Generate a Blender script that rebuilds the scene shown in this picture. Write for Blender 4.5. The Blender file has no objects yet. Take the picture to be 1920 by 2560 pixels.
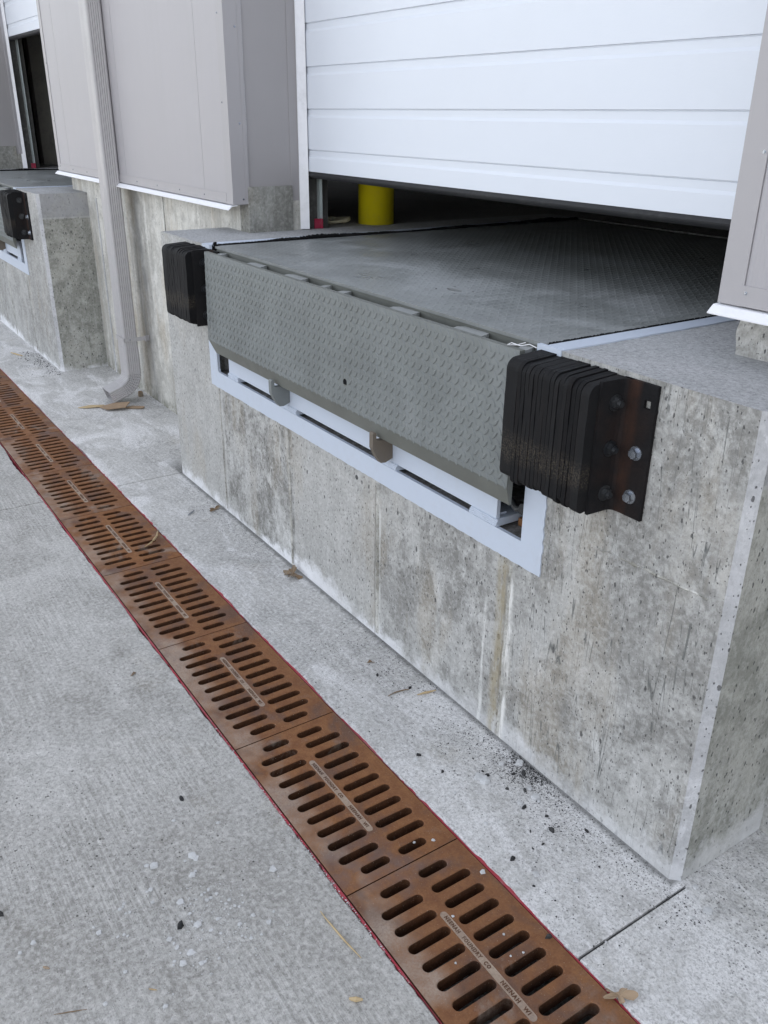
import bpy, bmesh, math, random
from mathutils import Vector, Matrix, noise as mnoise
import numpy as np
R = math.radians
sc = bpy.context.scene
COL = sc.collection

# ---------------------------------------------------------------- camera
yaw, pitch, roll = 0.978041, 0.429013, 0.011535
f = Vector((-math.sin(yaw)*math.cos(pitch), math.cos(yaw)*math.cos(pitch), -math.sin(pitch)))
r0 = f.cross(Vector((0, 0, 1))).normalized(); u0 = r0.cross(f)
cr, sr = math.cos(roll), math.sin(roll)
rr = cr*r0 + sr*u0; uu = -sr*r0 + cr*u0
cam = bpy.data.cameras.new('camera'); co = bpy.data.objects.new('camera', cam); COL.objects.link(co)
mtx = Matrix((rr, uu, -f)).transposed().to_4x4(); mtx.translation = Vector((0, 0, 1.66))
co.matrix_world = mtx
cam.sensor_fit = 'HORIZONTAL'; cam.sensor_width = 36; cam.lens = 2171.5*36/1920
cam.clip_start = 0.05; cam.clip_end = 800
sc.camera = co

# ---------------------------------------------------------------- light: open shade, the sun stands behind the building
SUN_EL, SUN_AZ = R(42), R(12)
w = bpy.data.worlds.new('World'); sc.world = w; w.use_nodes = True
wn = w.node_tree; bg = wn.nodes['Background']
sky = wn.nodes.new('ShaderNodeTexSky'); sky.sky_type = 'NISHITA'; sky.sun_disc = False
sky.sun_elevation = SUN_EL; sky.sun_rotation = SUN_AZ
sky.air_density = 1.0; sky.dust_density = 3.0; sky.ozone_density = 0.6
hsv = wn.nodes.new('ShaderNodeHueSaturation'); hsv.inputs['Saturation'].default_value = .32   # thin high haze: a paler sky
wn.links.new(sky.outputs[0], hsv.inputs['Color']); wn.links.new(hsv.outputs[0], bg.inputs[0]); bg.inputs[1].default_value = 0.15
sl = bpy.data.lights.new('sun', 'SUN'); sl.energy = 3.0; sl.angle = R(0.5); sl.color = (1, .95, .87)
so = bpy.data.objects.new('sun', sl); COL.objects.link(so)
sd = Vector((math.sin(SUN_AZ)*math.cos(SUN_EL), math.cos(SUN_AZ)*math.cos(SUN_EL), math.sin(SUN_EL)))
so.rotation_euler = sd.to_track_quat('Z', 'Y').to_euler(); so.location = (0, 10, 12)
sc.view_settings.view_transform = 'Standard'; sc.view_settings.look = 'None'
sc.view_settings.exposure = 1.80; sc.view_settings.gamma = 1
sc.view_settings.use_curve_mapping = False

# ---------------------------------------------------------------- helpers: objects
def tag(o, label=None, cat=None, group=None, kind=None):
    if label: o['label'] = label
    if cat: o['category'] = cat
    if group: o['group'] = group
    if kind: o['kind'] = kind
    return o
def empty(name, loc=(0, 0, 0), **k):
    o = bpy.data.objects.new(name, None); o.empty_display_size = .05; COL.objects.link(o); o.location = loc
    return tag(o, **k)
def place(o, parent=None):
    COL.objects.link(o)
    if parent is not None:
        o.parent = parent; o.location = -Vector(parent.location)
        if any(parent.rotation_euler): o.location = (0, 0, 0)
    return o
def from_bm(name, bm, m, parent=None, smooth=False):
    me = bpy.data.meshes.new(name); bm.normal_update(); bm.to_mesh(me); bm.free()
    for x in (m if isinstance(m, (list, tuple)) else [m]): me.materials.append(x)
    if smooth:
        for p in me.polygons: p.use_smooth = True
    return place(bpy.data.objects.new(name, me), parent)
def copy_tree(o, dx=(0, 0, 0), parent=None):
    c = o.copy(); COL.objects.link(c)
    if parent is None: c.location = Vector(o.location) + Vector(dx)
    else: c.parent = parent
    for ch in list(o.children): copy_tree(ch, dx, c)
    return c
class MB:
    def __init__(s): s.bm = bmesh.new()
    def box(s, x0, x1, y0, y1, z0, z1, mi=0):
        vs = [s.bm.verts.new(p) for p in ((x0,y0,z0),(x1,y0,z0),(x1,y1,z0),(x0,y1,z0),(x0,y0,z1),(x1,y0,z1),(x1,y1,z1),(x0,y1,z1))]
        fs = [s.bm.faces.new([vs[i] for i in q]) for q in ((0,3,2,1),(4,5,6,7),(0,1,5,4),(1,2,6,5),(2,3,7,6),(3,0,4,7))]
        for q in fs: q.material_index = mi
        return vs, fs
    def prism(s, pts, d, mi=0):
        """closed polygon of 3-D points swept by vector d"""
        a = [s.bm.verts.new(p) for p in pts]; b = [s.bm.verts.new(Vector(p)+Vector(d)) for p in pts]; n = len(a)
        fs = [s.bm.faces.new(a), s.bm.faces.new(b[::-1])] + [s.bm.faces.new((a[i], b[i], b[(i+1)%n], a[(i+1)%n])) for i in range(n)]
        for q in fs: q.material_index = mi
        return a, b
    def cyl(s, c, ax, rad, h, n=16, r2=None, mi=0, ph=0.):
        ax = Vector(ax).normalized(); t = ax.orthogonal().normalized(); q = ax.cross(t); c = Vector(c)
        r2 = rad if r2 is None else r2
        A = [s.bm.verts.new(c + (t*math.cos(2*math.pi*i/n+ph) + q*math.sin(2*math.pi*i/n+ph))*rad) for i in range(n)]
        B = [s.bm.verts.new(c + ax*h + (t*math.cos(2*math.pi*i/n+ph) + q*math.sin(2*math.pi*i/n+ph))*r2) for i in range(n)]
        s.bm.faces.new(A[::-1]); s.bm.faces.new(B)
        for i in range(n): s.bm.faces.new((A[i], A[(i+1)%n], B[(i+1)%n], B[i]))
    def tube(s, pts, rad, n=8):
        pts = [Vector(p) for p in pts]; rings = []
        for i, p in enumerate(pts):
            d = (pts[min(i+1, len(pts)-1)] - pts[max(i-1, 0)]).normalized(); t = d.orthogonal().normalized(); q = d.cross(t)
            ra = rad[i] if isinstance(rad, (list, tuple)) else rad
            rings.append([s.bm.verts.new(p + (t*math.cos(2*math.pi*k/n)+q*math.sin(2*math.pi*k/n))*ra) for k in range(n)])
        for a, b in zip(rings, rings[1:]):
            for k in range(n): s.bm.faces.new((a[k], a[(k+1)%n], b[(k+1)%n], b[k]))
        s.bm.faces.new(rings[0][::-1]); s.bm.faces.new(rings[-1])
    def bevel(s, w, seg=2, edges=None):
        es = edges if edges is not None else [e for e in s.bm.edges if e.is_manifold and e.calc_face_angle(0) > .5]
        bmesh.ops.bevel(s.bm, geom=es, offset=w, segments=seg, affect='EDGES', profile=.6, clamp_overlap=True)
        return s
    def obj(s, name, m, parent=None, smooth=False, recalc=True):
        if recalc: bmesh.ops.recalc_face_normals(s.bm, faces=s.bm.faces)
        return from_bm(name, s.bm, m, parent, smooth)
def plain(bx, name, m, parent=None, bev=0, seg=2):
    mb = MB()
    for b in bx: mb.box(*b)
    if bev: mb.bevel(bev, seg)
    return mb.obj(name, m, parent)

# ---------------------------------------------------------------- helpers: materials
class G:
    def __init__(s, name, rough=.8, metal=0., spec=.5):
        s.m = bpy.data.materials.new(name); s.m.use_nodes = True; s.t = s.m.node_tree
        s.b = s.t.nodes['Principled BSDF']
        s.b.inputs['Roughness'].default_value = rough; s.b.inputs['Metallic'].default_value = metal
        s.b.inputs['Specular IOR Level'].default_value = spec
        s.geo = s.t.nodes.new('ShaderNodeNewGeometry'); s.P = s.geo.outputs['Position']; s.N = s.geo.outputs['Normal']
        s._sp = {}
    def lk(s, sock, v):
        if v is None: return
        if isinstance(v, bpy.types.NodeSocket): s.t.links.new(v, sock)
        else:
            if isinstance(v, (tuple, list)) and len(v) == 3 and sock.type == 'RGBA': v = (*v, 1)
            sock.default_value = v
    def map(s, vec, sc=(1, 1, 1), rot=(0, 0, 0), loc=(0, 0, 0)):
        n = s.t.nodes.new('ShaderNodeMapping'); s.lk(n.inputs[0], vec); n.inputs['Scale'].default_value = sc
        n.inputs['Rotation'].default_value = rot; n.inputs['Location'].default_value = loc; return n.outputs[0]
    def noise(s, scale, detail=3, rough=.5, vec=None, dist=0., col=False):
        n = s.t.nodes.new('ShaderNodeTexNoise'); s.lk(n.inputs['Vector'], vec or s.P); n.inputs['Scale'].default_value = scale
        n.inputs['Detail'].default_value = detail; n.inputs['Roughness'].default_value = rough; n.inputs['Distortion'].default_value = dist
        return n.outputs['Color' if col else 'Fac']
    def voro(s, scale, vec=None, feat='F1', rnd=1.):
        n = s.t.nodes.new('ShaderNodeTexVoronoi'); n.feature = feat; s.lk(n.inputs['Vector'], vec or s.P); n.inputs['Scale'].default_value = scale
        n.inputs['Randomness'].default_value = rnd
        return n.outputs['Distance'], (n.outputs['Color'] if feat != 'DISTANCE_TO_EDGE' else None)
    def mr(s, v, a, b, c=0., d=1., smooth=False):
        n = s.t.nodes.new('ShaderNodeMapRange'); n.clamp = True
        if smooth: n.interpolation_type = 'SMOOTHSTEP'
        s.lk(n.inputs[0], v)
        for i, x in enumerate((a, b, c, d)): s.lk(n.inputs[i+1], x)
        return n.outputs[0]
    def ma(s, op, a, b=0., c=0.):
        n = s.t.nodes.new('ShaderNodeMath'); n.operation = op; s.lk(n.inputs[0], a); s.lk(n.inputs[1], b)
        if op in ('MULTIPLY_ADD', 'COMPARE'): s.lk(n.inputs[2], c)
        return n.outputs[0]
    def mul(s, *v):
        o = v[0]
        for x in v[1:]: o = s.ma('MULTIPLY', o, x)
        return o
    def add(s, *v):
        o = v[0]
        for x in v[1:]: o = s.ma('ADD', o, x)
        return o
    def mix(s, fac, a, b, mode='MIX'):
        n = s.t.nodes.new('ShaderNodeMix'); n.data_type = 'RGBA'; n.blend_type = mode
        s.lk(n.inputs[0], fac); s.lk(n.inputs[6], a); s.lk(n.inputs[7], b); return n.outputs[2]
    def ramp(s, v, stops, const=False):
        n = s.t.nodes.new('ShaderNodeValToRGB'); s.lk(n.inputs[0], v); e = n.color_ramp.elements
        if const: n.color_ramp.interpolation = 'CONSTANT'
        while len(e) < len(stops): e.new(.5)
        for q, (p, c) in zip(e, stops):
            q.position = p; q.color = (c, c, c, 1) if isinstance(c, (int, float)) else (*c, 1)
        return n.outputs[0]
    def xyz(s, vec=None):
        key = vec or 'P'
        if key in s._sp: return s._sp[key]
        n = s.t.nodes.new('ShaderNodeSeparateXYZ'); s.lk(n.inputs[0], vec or s.P); s._sp[key] = n.outputs; return n.outputs
    def bump(s, h, strength=.5, dist=.002, nrm=None):
        n = s.t.nodes.new('ShaderNodeBump'); s.lk(n.inputs['Height'], h); n.inputs['Strength'].default_value = strength
        n.inputs['Distance'].default_value = dist
        if nrm is not None: s.lk(n.inputs['Normal'], nrm)
        return n.outputs[0]
    def out(s, col=None, rough=None, nrm=None, metal=None):
        s.lk(s.b.inputs['Base Color'], col); s.lk(s.b.inputs['Roughness'], rough)
        if nrm is not None: s.lk(s.b.inputs['Normal'], nrm)
        s.lk(s.b.inputs['Metallic'], metal)
        return s.m
def line(g, coord, at, half, soft=.001):
    """1 where |coord-at| < half"""
    d = g.ma('ABSOLUTE', g.ma('SUBTRACT', coord, at))
    return g.mr(d, half, half+soft, 1, 0)

# ---- formed concrete of the platforms and foundation walls
def concrete_wall(name, base=(.36, .355, .345), dark=(.17, .165, .155), light=(.55, .55, .56), patch=.5, panels=None, streak=.5, holes=1.,
                  scratch=0., foot=True, bands=None, grain=1., tan=0., stain=None, drips=None):
    g = G(name, .88, spec=.25); X, Y, Z = g.xyz()
    n1 = g.noise(2.6, 8, .62); n2 = g.noise(9, 6, .7); n3 = g.noise(60, 5, .65); n4 = g.noise(260, 3, .6)
    c = g.mix(g.mr(n2, .3, .7), tuple(x*.86 for x in base), tuple(x*1.12 for x in base))
    # blotchy cement skin: broad clouds, broken up by smaller trowel-sized patches
    bl = g.noise(15, 12, .74, dist=.5); cl = g.noise(1, 6, .6, vec=g.map(g.P, (3.2, 3.2, 2.0), loc=(.7, 0, 2.3)), dist=.9)
    amt = patch
    if panels:
        amt = g.ramp(g.mr(X, -8., 0.), [((x+8)/8, v) for x, v in panels], const=True)
    blf = g.mr(g.add(g.mul(cl, .60), g.mul(bl, .40)), .435, .535)
    c = g.mix(g.mul(blf, amt), c, dark)
    edge = g.mul(g.mr(bl, .49, .56), g.mr(g.noise(4.3, 5, .6, vec=g.map(g.P, loc=(9, 4, 1))), .44, .6))
    c = g.mix(g.mul(edge, .6, amt), c, dark)
    bl2 = g.mul(g.mr(g.noise(19, 12, .76, vec=g.map(g.P, (1, 1, .55), loc=(3.1, 2, 9)), dist=.6), .50, .60), g.mr(g.noise(3.7, 5, .6, vec=g.map(g.P, loc=(2, 9, 7))), .42, .6))
    c = g.mix(g.mul(bl2, g.ma('MULTIPLY_ADD', amt, .6, .18) if panels else .6), c, light)
    # run-down streaks
    st = g.noise(1, 6, .62, vec=g.map(g.P, (26, 26, 1.4)))
    c = g.mix(g.mul(g.mr(st, .5, .72), streak), c, dark)
    st2 = g.noise(1, 6, .62, vec=g.map(g.P, (20, 20, 1.0), loc=(7, 3, 1)))
    c = g.mix(g.mul(g.mr(st2, .54, .7), streak*.9), c, light)
    if tan:
        tn = g.mr(g.noise(1, 5, .62, vec=g.map(g.P, (6, 6, 1.4), loc=(1, 8, 4))), .52, .66)
        c = g.mix(g.mul(tn, tan), c, (.36, .29, .19))
    c = g.mix(g.mul(g.mr(n3, .45, .66), .26*grain), c, tuple(min(.85, x*1.2) for x in light))
    c = g.mix(g.mul(g.mr(g.noise(120, 5, .72, vec=g.map(g.P, (1.2, 1.2, .7))), .52, .64), .38*grain), c, tuple(x*.7 for x in dark))
    hgt = g.add(g.mul(n3, .45), g.mul(n4, .5), g.mul(bl, .9))
    # air bubbles left by the formwork
    wv = g.add(0, 0)
    vec = g.map(g.P, (1.25, 1.25, .62)); nd = g.t.nodes.new('ShaderNodeVectorMath'); nd.operation = 'ADD'
    g.lk(nd.inputs[0], vec); ns = g.t.nodes.new('ShaderNodeVectorMath'); ns.operation = 'SCALE'; g.lk(ns.inputs[0], g.noise(90, 2, .5, col=True)); ns.inputs['Scale'].default_value = .007
    g.lk(nd.inputs[1], ns.outputs[0]); vec = nd.outputs[0]
    hs = None
    for scale, thr, sz in ((38, .76, .22), (80, .66, .27), (140, .62, .30)):
        d, cc = g.voro(scale, vec); r_, g_, b_ = g.xyz(cc)
        rad = g.mul(g.mr(r_, thr, 1., 0., sz), holes)
        h = g.mr(g.ma('SUBTRACT', d, rad), -.05, .03, 1, 0)
        h = g.mul(h, g.mr(r_, thr, thr+.01))
        hs = h if hs is None else g.ma('MAXIMUM', hs, h)
    c = g.mix(g.mul(hs, .8), c, (.07, .07, .07))
    hgt = g.ma('SUBTRACT', hgt, g.mul(hs, 1.6))
    if scratch:
        # diagonal scuffs, mostly on the right-hand part
        sx_ = g.mr(X, -1.62, -1.45, .12, 1)
        for k, (ry, lo) in enumerate(((.08, .56), (-.10, .55), (.42, .51), (-.62, .55), (.66, .53))):
            v = g.noise(1, 0, .4, vec=g.map(g.P, (34, 34, 1.3), rot=(0, ry, 0), loc=(k*3.3, 0, k)))
            ln = g.mr(g.ma('ABSOLUTE', g.ma('SUBTRACT', v, .5)), .002, .010, 1, 0)
            m_ = g.mr(g.noise(7.5, 4, .6, vec=g.map(g.P, loc=(k*5., 1, 1))), lo, lo+.03)
            c = g.mix(g.mul(ln, m_, sx_, scratch), c, (.12, .125, .12))
    if foot:
        fs = g.add(g.mr(X, -2.6, -1.9, 1., .5), g.mul(g.mr(g.noise(3, 3, .5), .5, .6), .35))
        ft = g.mr(g.add(Z, g.mul(g.ma('SUBTRACT', g.noise(13, 10, .75), .5), -.24), g.mul(g.ma('SUBTRACT', g.noise(1.6, 2, .5), .5), -.18), g.mul(g.mr(X, -1.7, -1.0), -.022)), .010, .060, 1, 0)
        c = g.mix(g.ma('MINIMUM', g.mul(ft, fs, .85), 1.), c, (.78, .78, .80))
    if drips:
        for dx_, hw_, zt_, col_, a_ in drips:
            wob = g.add(X, g.mul(g.ma('SUBTRACT', g.noise(1, 5, .65, vec=g.map(g.P, (18, 18, 5))), .5), .030))
            k = g.mul(g.mr(g.ma('ABSOLUTE', g.ma('SUBTRACT', wob, dx_)), hw_*.3, hw_, 1, 0), g.mr(Z, zt_-.05, zt_, 1, 0), g.mr(g.noise(1, 6, .7, vec=g.map(g.P, (40, 40, 9), loc=(dx_, 1, 2))), .40, .55, .15, 1))
            c = g.mix(g.mul(k, a_), c, col_)
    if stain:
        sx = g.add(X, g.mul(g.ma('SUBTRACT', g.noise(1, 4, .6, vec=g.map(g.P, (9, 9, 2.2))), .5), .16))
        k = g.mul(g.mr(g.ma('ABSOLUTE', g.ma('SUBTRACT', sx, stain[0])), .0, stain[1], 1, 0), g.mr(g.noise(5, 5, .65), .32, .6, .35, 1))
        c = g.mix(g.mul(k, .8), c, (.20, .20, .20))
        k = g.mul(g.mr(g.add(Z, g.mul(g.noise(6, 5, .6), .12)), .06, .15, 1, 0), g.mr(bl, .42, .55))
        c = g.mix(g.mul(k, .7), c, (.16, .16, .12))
    if bands:
        for z0, z1, col_, a in bands:
            k = g.mul(g.mr(Z, z0, z0+.004), g.mr(Z, z1, z1+.004, 1, 0), g.mr(g.noise(14, 5, .6), .3, .6, .4, 1))
            c = g.mix(g.mul(k, a), c, col_)
    return g.out(c, g.mr(n3, .3, .7, .8, .95), g.bump(hgt, .8, .0022))
M_block = concrete_wall('formed_concrete', base=(.44, .435, .42), dark=(.185, .18, .168), light=(.66, .66, .65), panels=[(-8, .5), (-5.9, .4), (-4.0, .12), (-3.405, .95), (-2.775, .16), (-2.159, .70), (-1.512, .72)], patch=.8, streak=.16, scratch=.8, tan=.25, drips=((-1.535, .035, .60, (.33, .28, .18), .7), (-1.502, .014, .56, (.80, .79, .76), .95), (-2.150, .010, .56, (.70, .70, .68), .7), (-2.78, .008, .56, (.5, .45, .33), .6), (-1.60, .008, .44, (.74, .74, .72), .7), (-2.768, .006, .58, (.17, .165, .15), .8), (-2.172, .006, .58, (.17, .165, .15), .7), (-1.522, .006, .58, (.2, .18, .15), .6), (-3.398, .005, .6, (.2, .19, .17), .7)))
M_side = concrete_wall('formed_concrete_side', base=(.40, .395, .36), dark=(.17, .175, .15), light=(.52, .52, .50), patch=.6, streak=.35, holes=1., foot=True, bands=[(1.02, 1.3, (.38, .38, .40), .75), (1.012, 1.022, (.5, .5, .5), .7)])
M_cham = concrete_wall('pale_chamfer_concrete', base=(.50, .50, .515), dark=(.32, .32, .32), light=(.72, .72, .74), grain=.6, patch=.35, streak=.2, foot=True)
M_fin = concrete_wall('mortar_fin', base=(.60, .59, .55), dark=(.2, .19, .16), patch=.8, streak=.6, foot=False)
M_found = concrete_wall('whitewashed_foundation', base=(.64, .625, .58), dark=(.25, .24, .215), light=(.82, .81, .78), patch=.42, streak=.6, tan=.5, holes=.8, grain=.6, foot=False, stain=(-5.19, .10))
M_pier = concrete_wall('pier_concrete', base=(.30, .30, .28), dark=(.15, .145, .13), light=(.5, .5, .47), patch=.6, streak=.5, foot=False, tan=.25)
M_rubble = concrete_wall('rubbly_concrete', base=(.62, .61, .58), dark=(.24, .23, .21), light=(.82, .81, .79), patch=.7, streak=0., holes=.9, foot=False)

def slab(name, base, dark, light, broom=.5, specks=0., white=0., dirt=.4, yard=False):
    g = G(name, .9, spec=.2); X, Y, Z = g.xyz()
    n1 = g.noise(1.7, 7, .6); n2 = g.noise(7, 8, .68, dist=.5); n3 = g.noise(75, 6, .7); n4 = g.noise(150, 5, .75)
    c = g.mix(g.mr(n1, .35, .65), tuple(x*.9 for x in base), tuple(x*1.08 for x in base))
    c = g.mix(g.mul(g.mr(n2, .5, .66), dirt), c, dark)
    wv = g.noise(1, 6, .62, vec=g.map(g.P, (2.2, 5, 1), loc=(4, 1, 0)), dist=.8)
    c = g.mix(g.mul(g.mr(wv, .5, .62), white), c, light)
    tn = g.mr(g.noise(3.1, 4, .6, vec=g.map(g.P, loc=(11, 3, 0))), .62, .74)
    c = g.mix(g.mul(tn, .35), c, (.42, .36, .26))
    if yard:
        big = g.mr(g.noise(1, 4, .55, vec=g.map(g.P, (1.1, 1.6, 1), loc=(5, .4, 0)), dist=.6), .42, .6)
        c = g.mix(g.mul(big, g.mr(X, -2.6, -1.4, .25, .5)), c, dark)  # blotches grow stronger towards the camera, painting the yard's falloff of light
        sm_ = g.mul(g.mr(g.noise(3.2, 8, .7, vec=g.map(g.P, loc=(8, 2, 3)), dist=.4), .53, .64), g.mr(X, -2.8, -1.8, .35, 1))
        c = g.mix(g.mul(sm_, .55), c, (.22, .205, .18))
        pal = g.mul(g.mr(g.noise(1.9, 7, .68, vec=g.map(g.P, loc=(1, 6, 3)), dist=.7), .52, .62), g.mr(X, -2.2, -1.5, 1, .25)); c = g.mix(g.mul(pal, .5), c, tuple(x*1.15 for x in light))  # pale patches, stronger far off: brighter light there put into the colour
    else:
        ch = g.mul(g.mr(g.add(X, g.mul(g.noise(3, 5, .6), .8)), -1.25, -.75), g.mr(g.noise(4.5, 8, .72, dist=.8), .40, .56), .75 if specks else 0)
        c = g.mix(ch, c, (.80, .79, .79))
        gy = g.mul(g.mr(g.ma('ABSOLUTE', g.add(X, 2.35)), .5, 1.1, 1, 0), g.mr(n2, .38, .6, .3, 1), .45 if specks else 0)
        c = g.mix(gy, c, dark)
    br = g.noise(1, 4, .7, vec=g.map(g.P, (6, 130, 1)))
    bm_ = g.mr(g.noise(2.3, 3, .5, vec=g.map(g.P, loc=(2, 7, 0))), .4, .62, .15, 1)
    c = g.mix(g.mul(g.mr(br, .46, .62), bm_, broom*.75), c, light)
    c = g.mix(g.mul(g.mr(br, .54, .40), bm_, broom*.3), c, dark)
    c = g.mix(g.mul(g.mr(n3, .46, .6), .42), c, tuple(min(.9, x*1.3) for x in light))
    c = g.mix(g.mul(g.mr(n4, .50, .60), .42 if not yard else .36), c, tuple(x*.42 for x in dark))
    c = g.mix(g.mul(g.mr(g.noise(105, 4, .7, vec=g.map(g.P, loc=(3, 3, 3))), .55, .66), .45), c, tuple(x*.5 for x in dark))
    hgt = g.add(g.mul(n3, .7), g.mul(n4, .6), g.mul(br, bm_, broom))
    for sc_a, am in ((230, .13), (120, .09)):
        d_, ca = g.voro(sc_a, g.map(g.P, (1, 1.1, .4))); ra = g.xyz(ca)[1]
        c = g.mix(g.mul(g.mr(ra, .74, .78), am*1.2), c, tuple(x*.4 for x in dark)); c = g.mix(g.mul(g.mr(ra, .22, .18), am), c, tuple(min(.9, x*1.3) for x in light))
        hgt = g.add(hgt, g.mul(ra, .15))
    hs = None
    for scale, thr, sz in ((80, .80, .24), (170, .74, .29)):
        d, cc = g.voro(scale, g.map(g.P, (1, 1.2, .3))); r_ = g.xyz(cc)[0]
        h = g.mul(g.mr(g.ma('SUBTRACT', d, g.mr(r_, thr, 1, 0, sz)), -.04, .05, 1, 0), g.mr(r_, thr, thr+.01))
        hs = h if hs is None else g.ma('MAXIMUM', hs, h)
    nm = g.mr(g.noise(3.3, 4, .6, vec=g.map(g.P, loc=(0, 5, 2))), .42, .6, .12, 1)
    c = g.mix(g.mul(hs, nm, .85), c, tuple(x*.25 for x in dark))
    hgt = g.ma('SUBTRACT', hgt, g.mul(hs, nm, 1.2))
    if specks:
        # rubber dust ground into the slab below the platform
        near = g.mul(g.mr(Y, 1.13, 1.40), g.mr(g.noise(2.2, 4, .6, vec=g.map(g.P, loc=(0, 2, 5))), .42, .6))
        d, cc = g.voro(150, g.P); r_ = g.xyz(cc)[0]
        k = g.mul(g.mr(g.ma('SUBTRACT', d, g.mr(r_, .35, 1, 0, .42)), -.06, .05, 1, 0), g.mr(r_, .35, .36))
        c = g.mix(g.mul(k, near, specks), c, (.05, .05, .055))
        k2 = g.mr(g.noise(23, 8, .8), .52, .66)
        c = g.mix(g.mul(k2, near, .55), c, (.16, .16, .165))
        # dirt line where slab meets wall
        wl = g.mr(g.add(Y, g.mul(g.noise(30, 4, .6), .03)), 1.42, 1.437)
        c = g.mix(g.mul(wl, .7, g.mr(X, -4.2, -4.0), g.mr(X, -.87, -.86, 1, .0)), c, (.1, .1, .095))
    return g.out(c, g.mr(n3, .3, .7, .82, .97), g.bump(hgt, .95, .0020))
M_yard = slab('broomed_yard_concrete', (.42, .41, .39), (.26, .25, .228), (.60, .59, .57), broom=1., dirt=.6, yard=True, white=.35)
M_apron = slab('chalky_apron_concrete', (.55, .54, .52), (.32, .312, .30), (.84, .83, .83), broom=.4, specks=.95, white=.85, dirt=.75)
M_top = slab('platform_top_concrete', (.40, .405, .41), (.30, .30, .30), (.5, .5, .51), broom=.1, white=.45, dirt=.4)
M_top2 = M_top
M_floor = slab('warehouse_floor_concrete', (.30, .29, .28), (.2, .19, .18), (.36, .35, .34), broom=0., white=.2, dirt=.4)

def paint(name, col, rough=.4, spec=.5, dirt=.15, bumps=.15, dcol=(.2, .2, .19), bscale=500, metal=0.):
    g = G(name, rough, metal, spec)
    n1 = g.noise(5, 6, .65); n2 = g.noise(40, 6, .7)
    c = g.mix(g.mul(g.mr(n1, .45, .7), g.mr(n2, .35, .65), dirt*2), col, dcol)
    nb = g.noise(bscale, 2, .5)
    return g.out(c, g.mr(n1, .3, .7, rough*.85, min(1, rough*1.25)), g.bump(nb, bumps, .0008))
def siding(name, col, ribs=False):
    g = G(name, .42, 0., .45); X, Y, Z = g.xyz()
    n1 = g.noise(1.2, 4, .5); c = g.mix(g.mr(n1, .35, .65), tuple(x*.95 for x in col), tuple(x*1.04 for x in col))
    ds = g.mr(g.noise(1, 5, .6, vec=g.map(g.P, (40, 40, 1.2))), .5, .8); c = g.mix(g.mul(ds, .12), c, (.3, .29, .27))
    em = g.noise(150, 3, .55, vec=g.map(g.P, (1, 1, .7)))
    h = g.add(g.mul(em, .5), g.mul(g.noise(4.5, 2, .5), 3.))
    if ribs:
        wv = g.ma('SINE', g.mul(X, 2*math.pi/.011)); h = g.add(h, g.mul(wv, .28))
    return g.out(c, g.mr(n1, .3, .7, .38, .5), g.bump(h, .55, .0012))
M_siding = siding('grey_metal_cladding', (.385, .37, .385), True)
M_trim = siding('grey_metal_trim', (.375, .36, .37))
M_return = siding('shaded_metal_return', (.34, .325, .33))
M_door = (lambda g: g.out(g.mix(g.mul(g.mr(g.noise(2.5, 5, .6), .5, .75), .06), (.70, .735, .80), (.5, .5, .5)), .38,
    g.bump(g.noise(1, 3, .6, vec=g.map(g.P, (60, 60, 190))), .28, .0012)))(G('white_door_steel', .38))
M_vinyl = paint('white_vinyl', (.80, .80, .83), .5, dirt=.1)
M_white = paint('white_frame_paint', (.54, .595, .69), .45, dirt=.12, bumps=.25, dcol=(.45, .45, .46))
M_black = paint('black_rubber_seal', (.012, .012, .014), .6, dirt=.25, dcol=(.06, .06, .06), bumps=.5)
M_brush = paint('black_brush_seal', (.008, .008, .009), .9, spec=.1, dirt=.1)
def plate(name, col, rough, worn=.3, dusty=.3):
    g = G(name, rough, .0, .6); n1 = g.noise(3.2, 7, .62, dist=.5); n2 = g.noise(55, 6, .7); n3 = g.noise(9, 5, .6)
    c = g.mix(g.mr(n3, .35, .65), tuple(x*.9 for x in col), tuple(x*1.1 for x in col))
    c = g.mix(g.mul(g.mr(n1, .5, .64), dusty), c, (.36, .37, .38))
    c = g.mix(g.mul(g.mr(n2, .6, .72), worn), c, (.07, .07, .065))
    return g.out(c, g.add(g.mul(g.mr(n1, .4, .66), .25), g.mr(n3, .3, .7, rough*.8, rough*1.2)), g.bump(g.noise(400, 2, .5), .12, .0006))
M_lip = plate('grey_green_lip_paint', (.165, .178, .175), .42, .3, .15)
M_deck = plate('grey_green_deck_paint', (.21, .22, .217), .31, .25, .32)
M_bevel = plate('plain_grey_green_steel', (.135, .14, .125), .45, .15, .1)
M_lug = plate('dusty_lug_steel', (.26, .27, .265), .55, .2, .4)
M_keep = plate('rust_stained_keeper', (.13, .105, .08), .6, .5, .1)
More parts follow.
